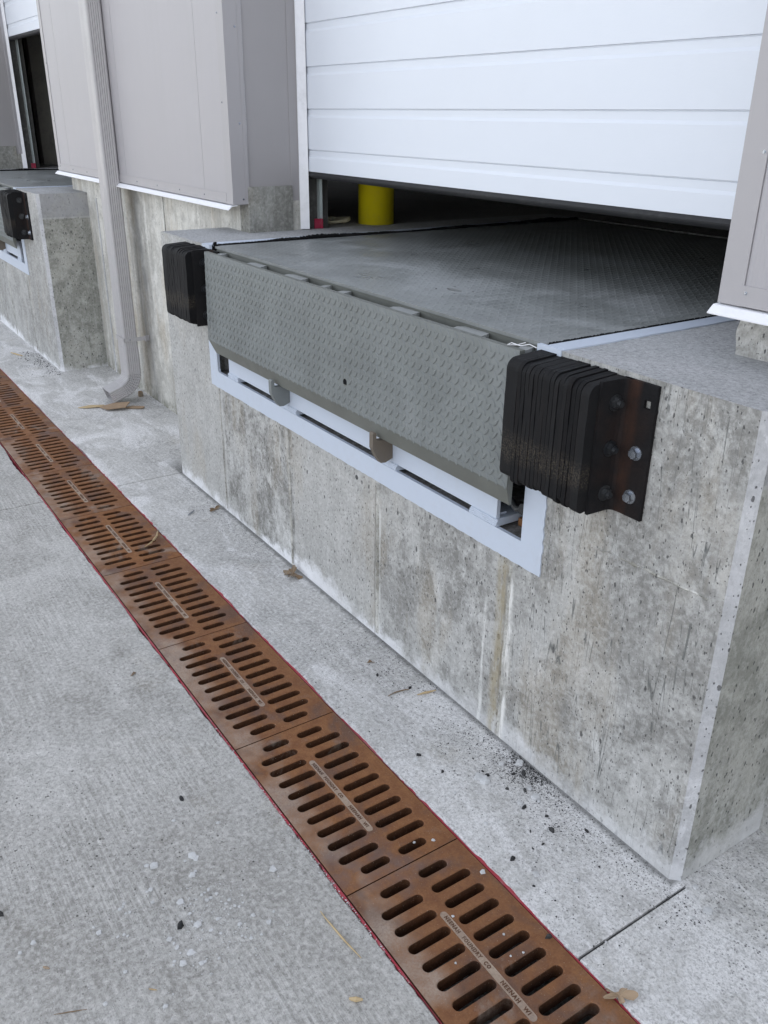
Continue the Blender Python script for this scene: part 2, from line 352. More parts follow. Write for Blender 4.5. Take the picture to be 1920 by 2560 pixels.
def rust(name, c1, c2, c3, rough=.85, s=1., pale=.62, silt=False, folds=None):
    g = G(name, rough, 0., .25)
    oi = g.t.nodes.new('ShaderNodeObjectInfo'); off = g.t.nodes.new('ShaderNodeVectorMath'); off.operation = 'ADD'
    g.lk(off.inputs[0], g.P); cmb = g.t.nodes.new('ShaderNodeCombineXYZ'); g.lk(cmb.inputs[0], g.mul(oi.outputs['Random'], 7)); g.lk(off.inputs[1], cmb.outputs[0])
    v = off.outputs[0]
    n1 = g.noise(6*s, 7, .66, vec=v, dist=.4); n2 = g.noise(22*s, 8, .72, vec=v); n3 = g.noise(170, 5, .7, vec=v); n4 = g.noise(4.*s, 6, .66, vec=g.map(v, loc=(5, 5, 0)), dist=.7)
    c = g.mix(g.mr(n2, .36, .64), c1, c2)
    c = g.mix(g.mul(g.mr(n1, .5, .62), .8), c, c3)
    c = g.mix(g.mul(g.mr(n4, .56, .66), g.mr(n2, .4, .6), pale), c, (.36, .30, .25))
    c = g.mix(g.mul(g.mr(n3, .45, .7), .4), c, tuple(x*.28 for x in c1))
    if silt:
        c = g.mix(g.mul(oi.outputs['Random'], .35), c, c3)
        Yc = g.xyz()[1]
        sf = g.mul(g.mr(g.add(Yc, g.mul(n1, .10)), .855, .90, 1, 0), g.mr(g.noise(3.3, 4, .6, vec=g.map(g.P, loc=(2, 0, 0))), .42, .58), g.mr(n3, .35, .6, .5, 1))
        c = g.mix(g.mul(sf, .75), c, (.42, .35, .29))
        sf2 = g.mul(g.mr(g.noise(2.6, 5, .65, vec=g.map(g.P, loc=(8, 1, 0)), dist=.5), .55, .66), g.mr(n2, .35, .6))
        c = g.mix(g.mul(sf2, .5), c, (.19, .15, .145))
    c = g.mix(g.mul(g.mr(g.noise(330, 2, .5, vec=v), .68, .72), .8*pale), c, (.5, .42, .34))
    if folds:
        Xc = g.xyz()[0]
        for fx in folds:
            k = g.mul(g.mr(g.ma('ABSOLUTE', g.ma('SUBTRACT', g.add(Xc, g.mul(n1, .012)), fx+.006)), .006, .022, 1, 0), g.mr(n2, .32, .6, .25, 1))
            c = g.mix(g.mul(k, .48, g.mr(g.noise(14, 5, .7), .35, .6, .35, 1)), c, (.085, .036, .02))
    return g.out(c, g.mr(n2, .3, .7, .7, .95), g.bump(g.add(g.mul(n3, 1.), g.mul(n2, .5)), .6, .0012))
M_rust = rust('rusty_cast_iron', (.285, .128, .050), (.20, .082, .035), (.13, .078, .06), silt=True)
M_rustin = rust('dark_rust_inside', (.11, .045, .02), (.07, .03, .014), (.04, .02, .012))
M_plate = rust('scoured_name_plate', (.40, .32, .25), (.33, .24, .18), (.30, .23, .19))
M_letter = rust('dark_rust_lettering', (.14, .07, .04), (.10, .05, .03), (.09, .05, .04))
M_bracket = rust('black_bracket_steel', (.010, .009, .010), (.007, .007, .008), (.020, .012, .010), s=.45, pale=.02, folds=(-1.172, -3.365, -6.482))
M_red = paint('red_form_edge', (.36, .03, .05), .6, dirt=.5, dcol=(.3, .2, .2))
def rubber(name):
    g = G(name, .75, 0., .2)
    oi = g.t.nodes.new('ShaderNodeObjectInfo')
    v = g.map(g.P, (60, 4, 6)); n1 = g.noise(1, 5, .7, vec=v); n2 = g.noise(200, 4, .7)
    c = g.mix(g.mr(oi.outputs['Random'], 0, 1), (.003, .003, .004), (.010, .010, .011))
    c = g.mix(g.mul(g.mr(n1, .45, .75), .4), c, (.026, .021, .020))
    Z = g.xyz()[2]
    bd = g.mul(line(g, g.add(Z, g.mul(g.noise(7, 3, .6), .1)), 1.0, .012, .03), g.mr(g.noise(240, 3, .7), .45, .65))
    c = g.mix(g.mul(bd, .5), c, (.11, .09, .065))
    return g.out(c, g.mr(n1, .3, .7, .6, .85), g.bump(g.add(g.mul(n1, .6), g.mul(n2, .6)), .6, .0015))
M_pad = rubber('laminated_tyre_rubber')
M_zinc = paint('zinc_plated_steel', (.42, .45, .50), .22, dirt=.25, metal=.85, bumps=.1)
M_dbolt = paint('blackened_bolt', (.03, .032, .036), .4, dirt=.3, metal=.5)
M_galv = paint('galvanised_track', (.5, .54, .54), .4, metal=.5, dirt=.3)
M_redspray = paint('red_sprayed_steel', (.35, .02, .06), .5, dirt=.3)
M_yellow = paint('yellow_bollard_paint', (.80, .66, .01), .4, dirt=.12)
M_spout = paint('grey_downspout_paint', (.42, .405, .41), .38, dirt=.12, bumps=.0)
M_dark = paint('dark_interior', (.05, .048, .045), .9, dirt=.3)
M_cmu = paint('dark_block_wall', (.34, .32, .28), .9, dirt=.6)
M_wood = paint('pale_splintered_wood', (.50, .38, .22), .8, dirt=.5, dcol=(.25, .16, .08))
M_twood = paint('orange_timber', (.30, .13, .045), .8, dirt=.5)
M_card = paint('brown_cardboard', (.34, .24, .155), .85, dirt=.35, dcol=(.18, .12, .08))
M_leaf = paint('dry_leaf', (.20, .13, .07), .8, dirt=.6)
M_oak = paint('tan_oak_leaf', (.36, .26, .17), .8, dirt=.5)
M_chip = paint('concrete_chip', (.55, .555, .56), .9, dirt=.3, bumps=.6, bscale=300)
M_crumb = paint('rubber_crumb', (.014, .014, .016), .8, dirt=.2)
M_cord = paint('pale_cord', (.55, .50, .36), .8, dirt=.3)
M_joint = paint('dark_joint_filler', (.06, .06, .062), .95, dirt=.5, dcol=(.2, .2, .19))
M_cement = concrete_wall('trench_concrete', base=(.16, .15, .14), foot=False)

# ---------------------------------------------------------------- key dimensions (metres)
F, W, H = 1.430, 1.755, 1.172           # platform face, foundation face, dock height
PER = -5.31                              # spacing of the two docks
T0, T1 = .757, 1.085                     # drain channel
BX0, BX1 = -3.95, -.863
PX0, PX1, PZ = -3.445, -1.43, .61        # leveler pit
JX0, JX1 = -3.70, -1.18                  # door opening
rnd = random.Random(7)

# ---------------------------------------------------------------- ground
def slab_piece(name, x0, x1, y0, y1, m, rag0=None, rag1=None, z=0., th=.16):
    """one bay of slab; rag0/rag1: chipped low/high y edge"""
    bm = bmesh.new(); n = max(1, int((min(x1, 1.5)-max(x0, -10))/.012)) if (rag0 or rag1) else 1
    xs = [x0]+[max(x0, -10)+(min(x1, 1.5)-max(x0, -10))*i/n for i in range(1, n)]+[x1]
    rows = []
    for x in xs:
        a = y0; b = y1
        j = (mnoise.noise((x*9, 3.1, 0))*.5 + mnoise.noise((x*38, 1, 5))*.35 + mnoise.noise((x*120, 9, 2))*.2)
        k = max(0, mnoise.noise((x*2.1, 8, 1)))*.012
        if rag0: a = y0 + abs(j)*.012 + k*1.3
        if rag1: b = y1 - abs(j)*.014 - k*1.6
        rows.append((x, a, b))
    top = []; bot = []
    for x, a, b in rows:
        sa = .004 if rag0 else 0; sb = .004 if rag1 else 0
        top.append((bm.verts.new((x, a, z-th)), bm.verts.new((x, a, z-sa)), bm.verts.new((x, a+.004 if rag0 else a+1e-4, z)), bm.verts.new((x, b-.004 if rag1 else b-1e-4, z)), bm.verts.new((x, b, z-sb)), bm.verts.new((x, b, z-th))))
    for p, q in zip(top, top[1:]):
        for i in range(5): bm.faces.new((p[i], q[i], q[i+1], p[i+1]))
        bm.faces.new((p[0], p[5], q[5], q[0]))
    bm.faces.new(top[0]); bm.faces.new(top[-1][::-1])
    bmesh.ops.recalc_face_normals(bm, faces=bm.faces)
    return bm
def multi(name, pieces, m, **k):
    full = bmesh.new()
    for b in pieces:
        me = bpy.data.meshes.new('tmp'); b.to_mesh(me); b.free(); full.from_mesh(me); bpy.data.meshes.remove(me)
    return tag(from_bm(name, full, m), **k)
JN = [-9.27, -7.12, -3.96, -.846, 2.2]
xs = [-220] + JN + [220]
gap = .0035
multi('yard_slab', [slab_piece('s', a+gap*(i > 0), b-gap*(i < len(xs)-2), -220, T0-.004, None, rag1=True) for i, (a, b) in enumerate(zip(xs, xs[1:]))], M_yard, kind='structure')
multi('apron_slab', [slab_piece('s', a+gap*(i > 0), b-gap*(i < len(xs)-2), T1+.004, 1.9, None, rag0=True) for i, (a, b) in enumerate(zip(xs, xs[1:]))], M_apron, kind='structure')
for jx in (-.846, -3.96):
    plain([(jx-gap, jx+gap, 1.447 if jx > -1 else 1.9, 1.9 if jx > -1 else 1.95, -.15, -.0006)], 'apron_slab', M_apron)['kind'] = 'structure'
plain([(-220, 220, -220, T0-.02, -.4, -.165), (-220, 220, T1+.02, 60, -.4, -.165)] +
      [(x-gap, x+gap, -30, T0-.02, -.16, -.007) for x in JN] + [(x-gap, x+gap, T1+.02, 1.7, -.16, -.007) for x in JN], 'ground', M_joint); bpy.data.objects['ground']['kind'] = 'structure'
# trench channel below the grates
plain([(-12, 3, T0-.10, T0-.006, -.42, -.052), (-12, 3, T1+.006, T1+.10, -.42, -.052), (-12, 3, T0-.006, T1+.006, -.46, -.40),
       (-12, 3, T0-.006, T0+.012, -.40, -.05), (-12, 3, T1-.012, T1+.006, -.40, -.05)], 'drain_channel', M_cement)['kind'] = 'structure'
# ragged red edging left along both sides of the channel
def red_edge(name, y0, sgn, label):
    bm = bmesh.new(); prev = None; x = -9.5
    while x < 1.2:
        n_ = mnoise.noise((x*5, y0*9, 0))*.5+mnoise.noise((x*31, y0, 3))*.4
        wv = .0040 + .014*max(0, n_) if n_ > -.16 else .0008
        if x < -4.4: wv *= .5
        z1 = -.0015 + .003*max(0, n_)
        q = [bm.verts.new((x, y0, -.045)), bm.verts.new((x, y0, z1)), bm.verts.new((x, y0+sgn*wv, z1)), bm.verts.new((x, y0+sgn*wv, -.045))]
        if prev:
            for i in range(4): bm.faces.new((prev[i], q[i], q[(i+1)%4], prev[(i+1)%4]))
        prev = q; x += .008
    bmesh.ops.recalc_face_normals(bm, faces=bm.faces)
    o = from_bm(name, bm, M_red); tag(o, label, 'edging')
red_edge('red_edging', T1+.0015, 1, 'ragged red edging strip along the dock side of the rusty drain grates')
red_edge('red_edging', T0-.0015, -1, 'ragged red edging strip along the yard side of the rusty drain grates')

# ---------------------------------------------------------------- drain grates
PIECE, GW = .61, T1-T0
def grate_mesh():
    bm = bmesh.new(); hx = PIECE/2-.0012; yc = (T0+T1)/2; y0, y1 = T0+.0015-yc, T1-.0015-yc
    rowY = [(.795-yc, .9065-yc, -1), (.9365-yc, 1.0475-yc, 1)]
    pitch = .0525; sw = .0135/1.  # half slot width
    xsl = [(-5+i)*pitch for i in range(11)]
    xb = [-hx] + [(xsl[i]+xsl[i+1])/2 for i in range(10)] + [hx]
    yb = [y0, .786-yc, (.9065+.9365)/2-yc, 1.0565-yc, y1]
    cache = {}
    def v(x, y, z):
        k = (round(x, 5), round(y, 5), round(z, 5))
        if k not in cache: cache[k] = bm.verts.new(k)
        return cache[k]
    D = .042
    def quad(x0, x1, a, b): bm.faces.new((v(x0, a, 0), v(x1, a, 0), v(x1, b, 0), v(x0, b, 0)))
    for i in range(11):
        quad(xb[i], xb[i+1], yb[0], yb[1]); quad(xb[i], xb[i+1], yb[3], yb[4])
        for (a, b, s_), c0, c1 in ((rowY[0], yb[1], yb[2]), (rowY[1], yb[2], yb[3])):
            if i in (0, 10):
                if s_ < 0: a += .031
                else: b -= .031
            x = xsl[i]; r_ = .0127; N = 8; loop = []
            for k in range(N+1): loop.append((x+r_*math.cos(-math.pi/2+(-math.pi/2)+math.pi*k/N), a+r_+r_*math.sin(-math.pi+math.pi*k/N)))
            for k in range(N+1): loop.append((x+r_*math.cos(math.pi*k/N), b-r_+r_*math.sin(math.pi*k/N)))
            loop[0:N+1] = [(x-r_*math.cos(math.pi*k/N), a+r_-r_*math.sin(math.pi*k/N)) for k in range(N+1)]
            # outer rectangle points matched one to one
            outer = []
            for k in range(N+1):
                t = k/N; outer.append((xb[i]+(xb[i+1]-xb[i])*t, c0))
            for k in range(N+1):
                t = k/N; outer.append((xb[i+1]+(xb[i]-xb[i+1])*t, c1))
            n = len(loop)
            def ring(e, z, flare=0):
                out_ = []
                for k, (px, py) in enumerate(loop):
                    cy = a+r_ if k <= N else b-r_
                    dx, dy = (px-x)/r_, (py-cy)/r_
                    out_.append(bm.verts.new((px+dx*e, py+dy*e, z)))
                return out_
            R0 = ring(.0022, 0); R1 = ring(0, -.0022); R2 = ring(-.0002, -.02); R3 = ring(.001, -D)
            O = [v(px, py, 0) for px, py in outer]
            for k in range(n):
                k2 = (k+1) % n
                vs = [O[k], O[k2], R0[k2], R0[k]]
                vs = [q for j, q in enumerate(vs) if q not in vs[:j]]
                bm.faces.new(vs)
                for (A, B) in ((R0, R1), (R1, R2), (R2, R3)):
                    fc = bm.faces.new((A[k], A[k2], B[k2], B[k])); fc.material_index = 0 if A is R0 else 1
    # outside skirt
    for xa, ya, xc, yc_ in ((-hx, y0, hx, y0), (hx, y0, hx, y1), (hx, y1, -hx, y1), (-hx, y1, -hx, y0)):
        a1, b1 = bm.verts.new((xa, ya, 0)), bm.verts.new((xc, yc_, 0)); a2, b2 = bm.verts.new((xa, ya, -D)), bm.verts.new((xc, yc_, -D))
        q = bm.faces.new((a1, b1, b2, a2)); q.material_index = 1
    bmesh.ops.recalc_face_normals(bm, faces=bm.faces)
    # top faces must look up
    for fc in bm.faces:
        if abs(fc.normal.z) > .9 and fc.normal.z < 0 and abs(fc.calc_center_median().z) < 1e-4: fc.normal_flip()
    return bm
def letters(txt, size, m, width, loc, rz=0, parent=None, th=.0012, name='lettering'):
    cu = bpy.data.curves.new('txt', 'FONT'); cu.body = txt; cu.size = size; cu.align_x = 'CENTER'; cu.align_y = 'CENTER'; cu.extrude = th; cu.resolution_u = 2
    cu.space_character = 1.25; cu.space_word = 1.3; cu.offset = .0004
    o = bpy.data.objects.new('txt', cu); COL.objects.link(o)
    bpy.context.view_layer.update(); dg = bpy.context.evaluated_depsgraph_get()
    me = bpy.data.meshes.new_from_object(o.evaluated_get(dg)); bpy.data.objects.remove(o)
    co_ = np.empty(len(me.vertices)*3); me.vertices.foreach_get('co', co_); co_ = co_.reshape(-1, 3)
    w_ = co_[:, 0].max()-co_[:, 0].min(); co_[:, 0] = (co_[:, 0]-(co_[:, 0].max()+co_[:, 0].min())/2)*width/w_
    h_ = co_[:, 1].max()-co_[:, 1].min(); co_[:, 1] = (co_[:, 1]-(co_[:, 1].max()+co_[:, 1].min())/2)*size/h_
    me.vertices.foreach_set('co', co_.ravel()); me.materials.append(m)
    o = bpy.data.objects.new(name, me); COL.objects.link(o)
    if parent: o.parent = parent
    o.location = loc; o.rotation_euler[2] = rz
    return o
YC = (T0+T1)/2
g0 = empty('drain_grate', (-.957, YC, 0))
def link_child(name, bm, m, parent, loc=(0, 0, 0)):
    me = bpy.data.meshes.new(name); bm.to_mesh(me); bm.free()
    for x in (m if isinstance(m, (list, tuple)) else [m]): me.materials.append(x)
    o = bpy.data.objects.new(name, me); COL.objects.link(o); o.parent = parent; o.location = loc; return o
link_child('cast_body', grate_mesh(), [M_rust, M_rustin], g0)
b = bmesh.new(); pts = []
for k in range(9): pts.append((.1485+.0088*math.cos(-math.pi/2+math.pi*k/8), .0088*math.sin(-math.pi/2+math.pi*k/8)))
for k in range(9): pts.append((-.1485+.0088*math.cos(math.pi/2+math.pi*k/8), .0088*math.sin(math.pi/2+math.pi*k/8)))
n = len(pts); lo = [b.verts.new((x, y, 0)) for x, y in pts]; hi = [b.verts.new((x, y, .0008)) for x, y in pts]
rim = [b.verts.new((x*.996, y*.86, .0008)) for x, y in pts]; inn = [b.verts.new((x*.996, y*.84, .0003)) for x, y in pts]
for A, B in ((lo, hi), (hi, rim), (rim, inn)):
    for k in range(n): b.faces.new((A[k], A[(k+1)%n], B[(k+1)%n], B[k]))
b.faces.new(inn)
pl = link_child('name_plate', b, M_plate, g0, (.009, -.0045, 0))
letters('NEENAH  FOUNDRY  CO', .0100, M_letter, .158, (-.064, 0, 0), parent=pl, th=.0009)
letters('NEENAH  WI', .0100, M_letter, .088, (.096, 0, 0), parent=pl, th=.0009)
ordw = ['nearest', 'second nearest', 'third nearest', 'fourth nearest', 'fifth nearest', 'sixth nearest', 'seventh nearest', 'eighth nearest', 'ninth nearest', 'farthest visible']
extra = {0: 'rusty drain grate cut off by the bottom edge of the photo, nearest of the row',
         1: 'rusty drain grate with a black rubber chunk on its edge and readable raised lettering',
         2: 'rusty drain grate adjoining the one with the black rubber chunk, farther from the camera',
         3: 'rusty drain grate third from the bottom edge of the photo',
         4: 'rusty drain grate fourth from the bottom edge of the photo',
         5: 'rusty drain grate with a dry curled twig lying across its slots'}
for k in range(-1, 11):
    o = g0 if k == 0 else copy_tree(g0, (-PIECE*k-.0008*k, 0, 0))
    i = k+1
    lab = extra.get(i) or 'rusty drain grate, %s one beyond the grate with the twig' % {6: 'first', 7: 'second', 8: 'third', 9: 'fourth', 10: 'fifth', 11: 'sixth'}[i]
    tag(o, lab, 'drain grate', 'cast iron grates along the trench drain')
    o.rotation_euler = (R(rnd.uniform(-.12, .12)), R(rnd.uniform(-.05, .05)), 0)

# ---------------------------------------------------------------- concrete platforms
def jag(pts, step, amp, seed, closed=False):
    """add points along straight runs with small sideways jitter (2-D)"""
    out_ = []; rng = random.Random(seed)
    for a, b_ in zip(pts, pts[1:]):
        L = math.dist(a, b_); n_ = max(1, int(L/step)); nx, ny = -(b_[1]-a[1])/L, (b_[0]-a[0])/L
        for i in range(n_):
            t = i/n_; j = 0 if i == 0 else rng.uniform(-amp, amp)
            out_.append((a[0]+(b_[0]-a[0])*t+nx*j, a[1]+(b_[1]-a[1])*t+ny*j))
    out_.append(pts[-1]); return out_
def platform(dx):
    mb = MB(); U = [(BX0, 0), (BX1, 0), (BX1, H), (PX1, H), (PX1, PZ), (PX0, PZ), (PX0, H), (BX0, H)]
    a, b_ = mb.prism([(x, F, z) for x, z in U], (0, W-F, 0))
    bm = mb.bm; bmesh.ops.recalc_face_normals(bm, faces=bm.faces)
    es = [e for e in bm.edges if all(abs(v.co.y-F) < 1e-5 and abs(v.co.x-BX1) < 1e-5 for v in e.verts)]
    bmesh.ops.bevel(bm, geom=es, offset=.020, segments=1, affect='EDGES')
    es = [e for e in bm.edges if all(abs(v.co.y-F) < 1e-4 for v in e.verts) and all(v.co.z > .01 for v in e.verts) and all(v.co.x < BX1-.02 for v in e.verts) and (all(v.co.z > H-.001 for v in e.verts) or all(abs(v.co.x-BX0) < 1e-4 for v in e.verts))]
    bmesh.ops.bevel(bm, geom=es, offset=.004, segments=2, affect='EDGES')
    for fc in bm.faces:
        n_ = fc.normal; c = fc.calc_center_median()
        if n_.z > .8: fc.material_index = 1
        elif n_.x > .9 and c.x > BX1-.01: fc.material_index = 2
        elif n_.x > .5 and n_.y < -.5 and c.x > BX1-.04: fc.material_index = 3
    root = empty('dock_platform', (BX0, F, 0))
    from_bm('concrete_block', bm, [M_block, M_top, M_side, M_cham], root)
    # mortar fins left between form boards
    for i, (x, wd, z1) in enumerate(((-3.405, .005, .60), (-2.775, .010, .575), (-2.159, .017, .575), (-1.512, .010, .57))):
        bm = bmesh.new(); n_ = 60; prev = None
        for k in range(n_+1):
            z = .012+(z1-.012)*k/n_; j = mnoise.noise((x*7, z*22, 2))*.0035; hw = wd/2*(1+.5*mnoise.noise((z*30, x, 9)))
            q = [bm.verts.new((x-hw+j, F-.0002, z)), bm.verts.new((x-hw*.55+j, F-.0032, z)), bm.verts.new((x+j, F-.0016, z)), bm.verts.new((x+hw*.5+j, F-.0034, z)), bm.verts.new((x+hw+j, F-.0002, z))]
            if prev:
                for m_ in range(4): bm.faces.new((prev[m_], prev[m_+1], q[m_+1], q[m_]))
            prev = q
        from_bm('form_seam', bm, M_fin, root)
    # slanting pour line on the right part
    bm = bmesh.new(); prev = None
    for k in range(90):
        t = k/89; x = -1.23+.31*t; z = .745+.010*t+mnoise.noise((x*30, 3, 1))*.005
        hw = .0030*max(.12, 1+1.6*mnoise.noise((x*38, 7, 1)))
        q = [bm.verts.new((x, F-.0002, z+hw)), bm.verts.new((x, F-.0024, z)), bm.verts.new((x, F-.0002, z-hw))]
        if prev: bm.faces.new((prev[0], prev[1], q[1], q[0])); bm.faces.new((prev[1], prev[2], q[2], q[1]))
        prev = q
    from_bm('pour_line', bm, M_fin, root)
    # tie hole
    mb = MB(); mb.cyl((-2.289, F-.0006, .553), (0, 1, 0), .0085, .0004, 14); mb.obj('tie_hole', M_joint, root)
    return root
P1 = platform(0); tag(P1, 'large pale grey concrete dock platform in the foreground with a chamfered right corner', 'dock platform', 'concrete dock platforms')
P2 = copy_tree(P1, (PER, 0, 0)); tag(P2, 'farther concrete dock platform at the left edge beyond the downspout, dark mottled side', 'dock platform', 'concrete dock platforms')

# ---------------------------------------------------------------- dock floor inside (with the two pits)
def floor_boxes():
    bx = []; yb = 3.56
    for d in (0, PER):
        bx += [(JX0+d, PX0+d, W, yb, 0, H), (PX1+d, JX1+d, W, yb, 0, H), (PX0+d, PX1+d, W, yb, 0, PZ)]
    bx += [(JX1+PER, JX0, 2.02, yb, 0, H), (JX1, 9, 2.02, yb, 0, H), (-24, JX0+PER, 2.02, yb, 0, H), (-24, 9, yb, 14, 0, H)]
    return bx
fl = plain(floor_boxes(), 'warehouse_floor', [M_floor, M_top]); fl['kind'] = 'structure'
for p_ in fl.data.polygons:
    if p_.normal.z > .9 and p_.center.y < 3.5 and p_.area < 1.3: p_.material_index = 1

# ---------------------------------------------------------------- foundation walls
def foundation(x0, x1, z1, label, m=M_found, lp=False, rp=False):
    root = empty('foundation_wall', (x0, W, 0)); tag(root, label, 'foundation wall', 'concrete foundation walls below the cladding')
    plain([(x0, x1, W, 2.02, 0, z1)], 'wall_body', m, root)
    return root
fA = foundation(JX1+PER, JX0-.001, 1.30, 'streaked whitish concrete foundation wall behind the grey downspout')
plain([(JX0-.09, JX0+.0035, W-.003, 1.972, H, 1.365)], 'jamb_pier', M_pier, fA, .006, 2)
plain([(-4.768, -4.758, W-.003, W+.01, .55, 1.28)], 'form_seam', M_pier, fA)
plain([(-5.985, -5.965, W-.004, W+.01, .0, 1.15)], 'form_seam', M_cham, fA)
fB = foundation(JX1, 6, 1.16, 'rubbly concrete foundation wall at the right edge under the drip flashing', M_rubble)
# rough broken stub of wall under the right flashing
mb = MB(); mb.box(JX1+.003, 6, W-.004, 2.0, 1.160, 1.262); bmesh.ops.subdivide_edges(mb.bm, edges=[e for e in mb.bm.edges if e.calc_length() < 1], cuts=7, use_grid_fill=True)
for v in mb.bm.verts:
    if v.co.x < JX1+.02 and v.co.z < 1.26: v.co.x += mnoise.noise(v.co*25)*.010
mb.obj('broken_pier', M_rubble, fB)
fC = foundation(-20, JX0+PER, 1.30, 'grey concrete foundation wall at the far left beyond the open doorway', M_pier)
plain([(JX0+PER-.09, JX0+PER+.0035, W-.003, 1.972, H, 1.365)], 'jamb_pier', M_pier, fC, .006, 2)

# ---------------------------------------------------------------- metal cladding
ZT = 6.4
def cladding(x0, x1, label, lcap=True, rcap=True, seams=()):
    root = empty('clad_wall', (x0, 1.68, 1.29)); tag(root, label, 'metal wall', 'grey metal clad walls between the dock doors')
    Y0 = 1.683; zb = 1.298
    xa = x0+(.058 if lcap else 0); xb = x1-(.068 if rcap else 0)
    sm = sorted([xa]+list(seams)+[xb]); 
    for a, c in zip(sm, sm[1:]):
        mb = MB(); mb.box(a+.0012, c-.0012, Y0, Y0+.04, zb+.036, ZT); mb.bevel(.0012, 1); mb.obj('panel', M_siding, root)
    plain([(xa, xb, Y0+.004, Y0+.045, zb+.01, ZT-.01)], 'backing', M_dark, root)
    plain([(xa-.0005, xb+.0005, Y0-.004, Y0+.02, zb-.003, zb+.040)], 'base_trim', M_trim, root, .0012, 1)
    if rcap:
        mb = MB(); mb.box(x1-.068, x1, 1.680, 1.744, zb-.004, ZT); mb.bevel(.003, 2); mb.obj('corner_trim', M_trim, root)
        plain([(x1-.05, x1+.0015, 1.742, 1.760, zb-.003, ZT)], 'trim_lip', M_trim, root)
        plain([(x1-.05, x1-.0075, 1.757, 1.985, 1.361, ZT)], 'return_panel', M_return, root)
        plain([(x1-.05, x1-.005, 1.970, 2.03, H+.002, ZT)], 'door_jamb', M_return, root, .002, 1)
        mb = MB(); mb.tube([(x1-.0065, 1.7625, 1.52+i*.03) for i in range(26)], [.0012+.0009*rnd.random() for i in range(26)], 6); mb.obj('caulk_bead', M_vinyl, root)
    if lcap:
        mb = MB(); mb.box(x0, x0+.058, 1.680, 1.744, zb-.004, ZT); mb.bevel(.003, 2); mb.obj('corner_trim', M_trim, root)
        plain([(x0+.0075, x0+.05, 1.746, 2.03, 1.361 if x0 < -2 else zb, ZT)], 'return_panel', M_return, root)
    # white drip flashing
    mb = MB(); xl, xr = x0-.004*(lcap), x1+.0
    mb.prism([(xl, 1.700, zb-.006), (xl, 1.672, zb-.008), (xl, 1.654, zb-.024), (xl, 1.6545, zb-.0265), (xl, 1.674, zb-.0115), (xl, 1.700, zb-.0095)], (xr-xl, 0, 0)); mb.obj('drip_flashing', M_vinyl, root)
    # screws
    def screw(p, ax):
        m_ = MB(); m_.cyl(p, ax, .0042, .0006, 12); m_.cyl(Vector(p)+Vector(ax)*.0006, ax, .0030, .0022, 6, .0026); m_.obj('screw', M_zinc, root)
    x = xa+.3
    while x < min(xb, 0.4):
        screw((x, Y0-.0041, zb+.018), (0, -1, 0)); x += .305
    if rcap:
        for z in (1.315, 1.62, 1.98, 2.35): screw((x1+.0001, 1.730, z), (1, 0, 0))
    if rcap:
        for z in (1.70, 2.03, 2.4): screw((x1-.055, 1.6799, z), (0, -1, 0))
    if lcap:
        screw((x0+.066, Y0-.0041, zb+.025), (0, -1, 0))
        for z in (1.60, 1.94): screw((x0+.05, 1.6799, z), (0, -1, 0))
    return root
cladding(JX1+PER-.014, JX0, 'long grey ribbed metal wall between the two dock doors with the downspout in front', seams=(-6.213, -5.10, -4.011))
cladding(JX1-.014, 6, 'grey metal wall at the right edge of the photo beside the white door', rcap=False, seams=(.0, 1.1))
cladding(-20, JX0+PER, 'grey metal wall at the far top left beyond the open doorway', lcap=False, seams=(-10.2,))
# shell of the warehouse, so the sun is kept off the docks
plain([(-24, 9, 1.69, 1.98, 4.6, 6.6), (-24, -23.8, 1.7, 14, 0, 6.6), (8.8, 9, 1.7, 14, 0, 6.6), (-24, 9, 14, 14.2, 0, 6.6), (-24, 9, 1.69, 14.2, 6.6, 6.8), (-20, -9.0, 2.0, 2.02, 1.3, 4.6), (-6.49, -3.76, 2.0, 2.02, 1.3, 4.6), (-1.1, 6, 2.0, 2.02, 1.2, 4.6), (6, 9, 1.7, 1.9, 0, 4.6), (-24, -20, 1.7, 1.9, 0, 4.6)], 'warehouse_shell', M_siding)
tag(bpy.data.objects['warehouse_shell'], 'dark warehouse interior walls and roof seen through the door gaps', 'building')
plain([(-9.75, -9.6, 2.35, 6.5, H, 2.35)], 'block_partition', M_cmu); tag(bpy.data.objects['block_partition'], 'dark block partition inside the open doorway at top left', 'partition wall')

# ---------------------------------------------------------------- overhead doors
def overhead_door(dx, zb, label):
    root = empty('overhead_door', (JX0+dx, 2.05, zb)); tag(root, label, 'dock door', 'white sectional dock doors')
    x0, x1 = JX0+dx-.03, JX1+dx+.14
    # profile (y, z) with pressed grooves every .1635 m
    prof = [(2.05, zb)]; z = zb+.090
    while z < zb+2.7:
        prof += [(2.05, z-.034), (2.0545, z-.024), (2.0545, z-.0025), (2.0575, z-.0012), (2.0575, z+.0012), (2.05, z+.0022)]
        z += .1645
    prof.append((2.05, z)); back = [(2.095, z), (2.095, zb)]
    mb = MB(); mb.prism([(x0, y, q) for y, q in prof+back], (x1-x0, 0, 0)); mb.obj('door_panel', M_door, root)
    mb = MB(); c = []
    for k in range(13):
        a = math.pi*k/12; c.append((2.072-.026*math.cos(a), zb-.012-.018*math.sin(a)))
    mb.prism([(x0, y, q) for y, q in [(2.052, zb-.001)]+c[0:]+[(2.092, zb-.001)]], (x1-x0, 0, 0)); mb.obj('bottom_seal', M_black, root)
    return root
overhead_door(0, 1.424, 'wide white ribbed overhead door lowered to a gap above the steel deck')
overhead_door(PER, 2.245, 'white overhead door raised higher over the dark doorway at top left')
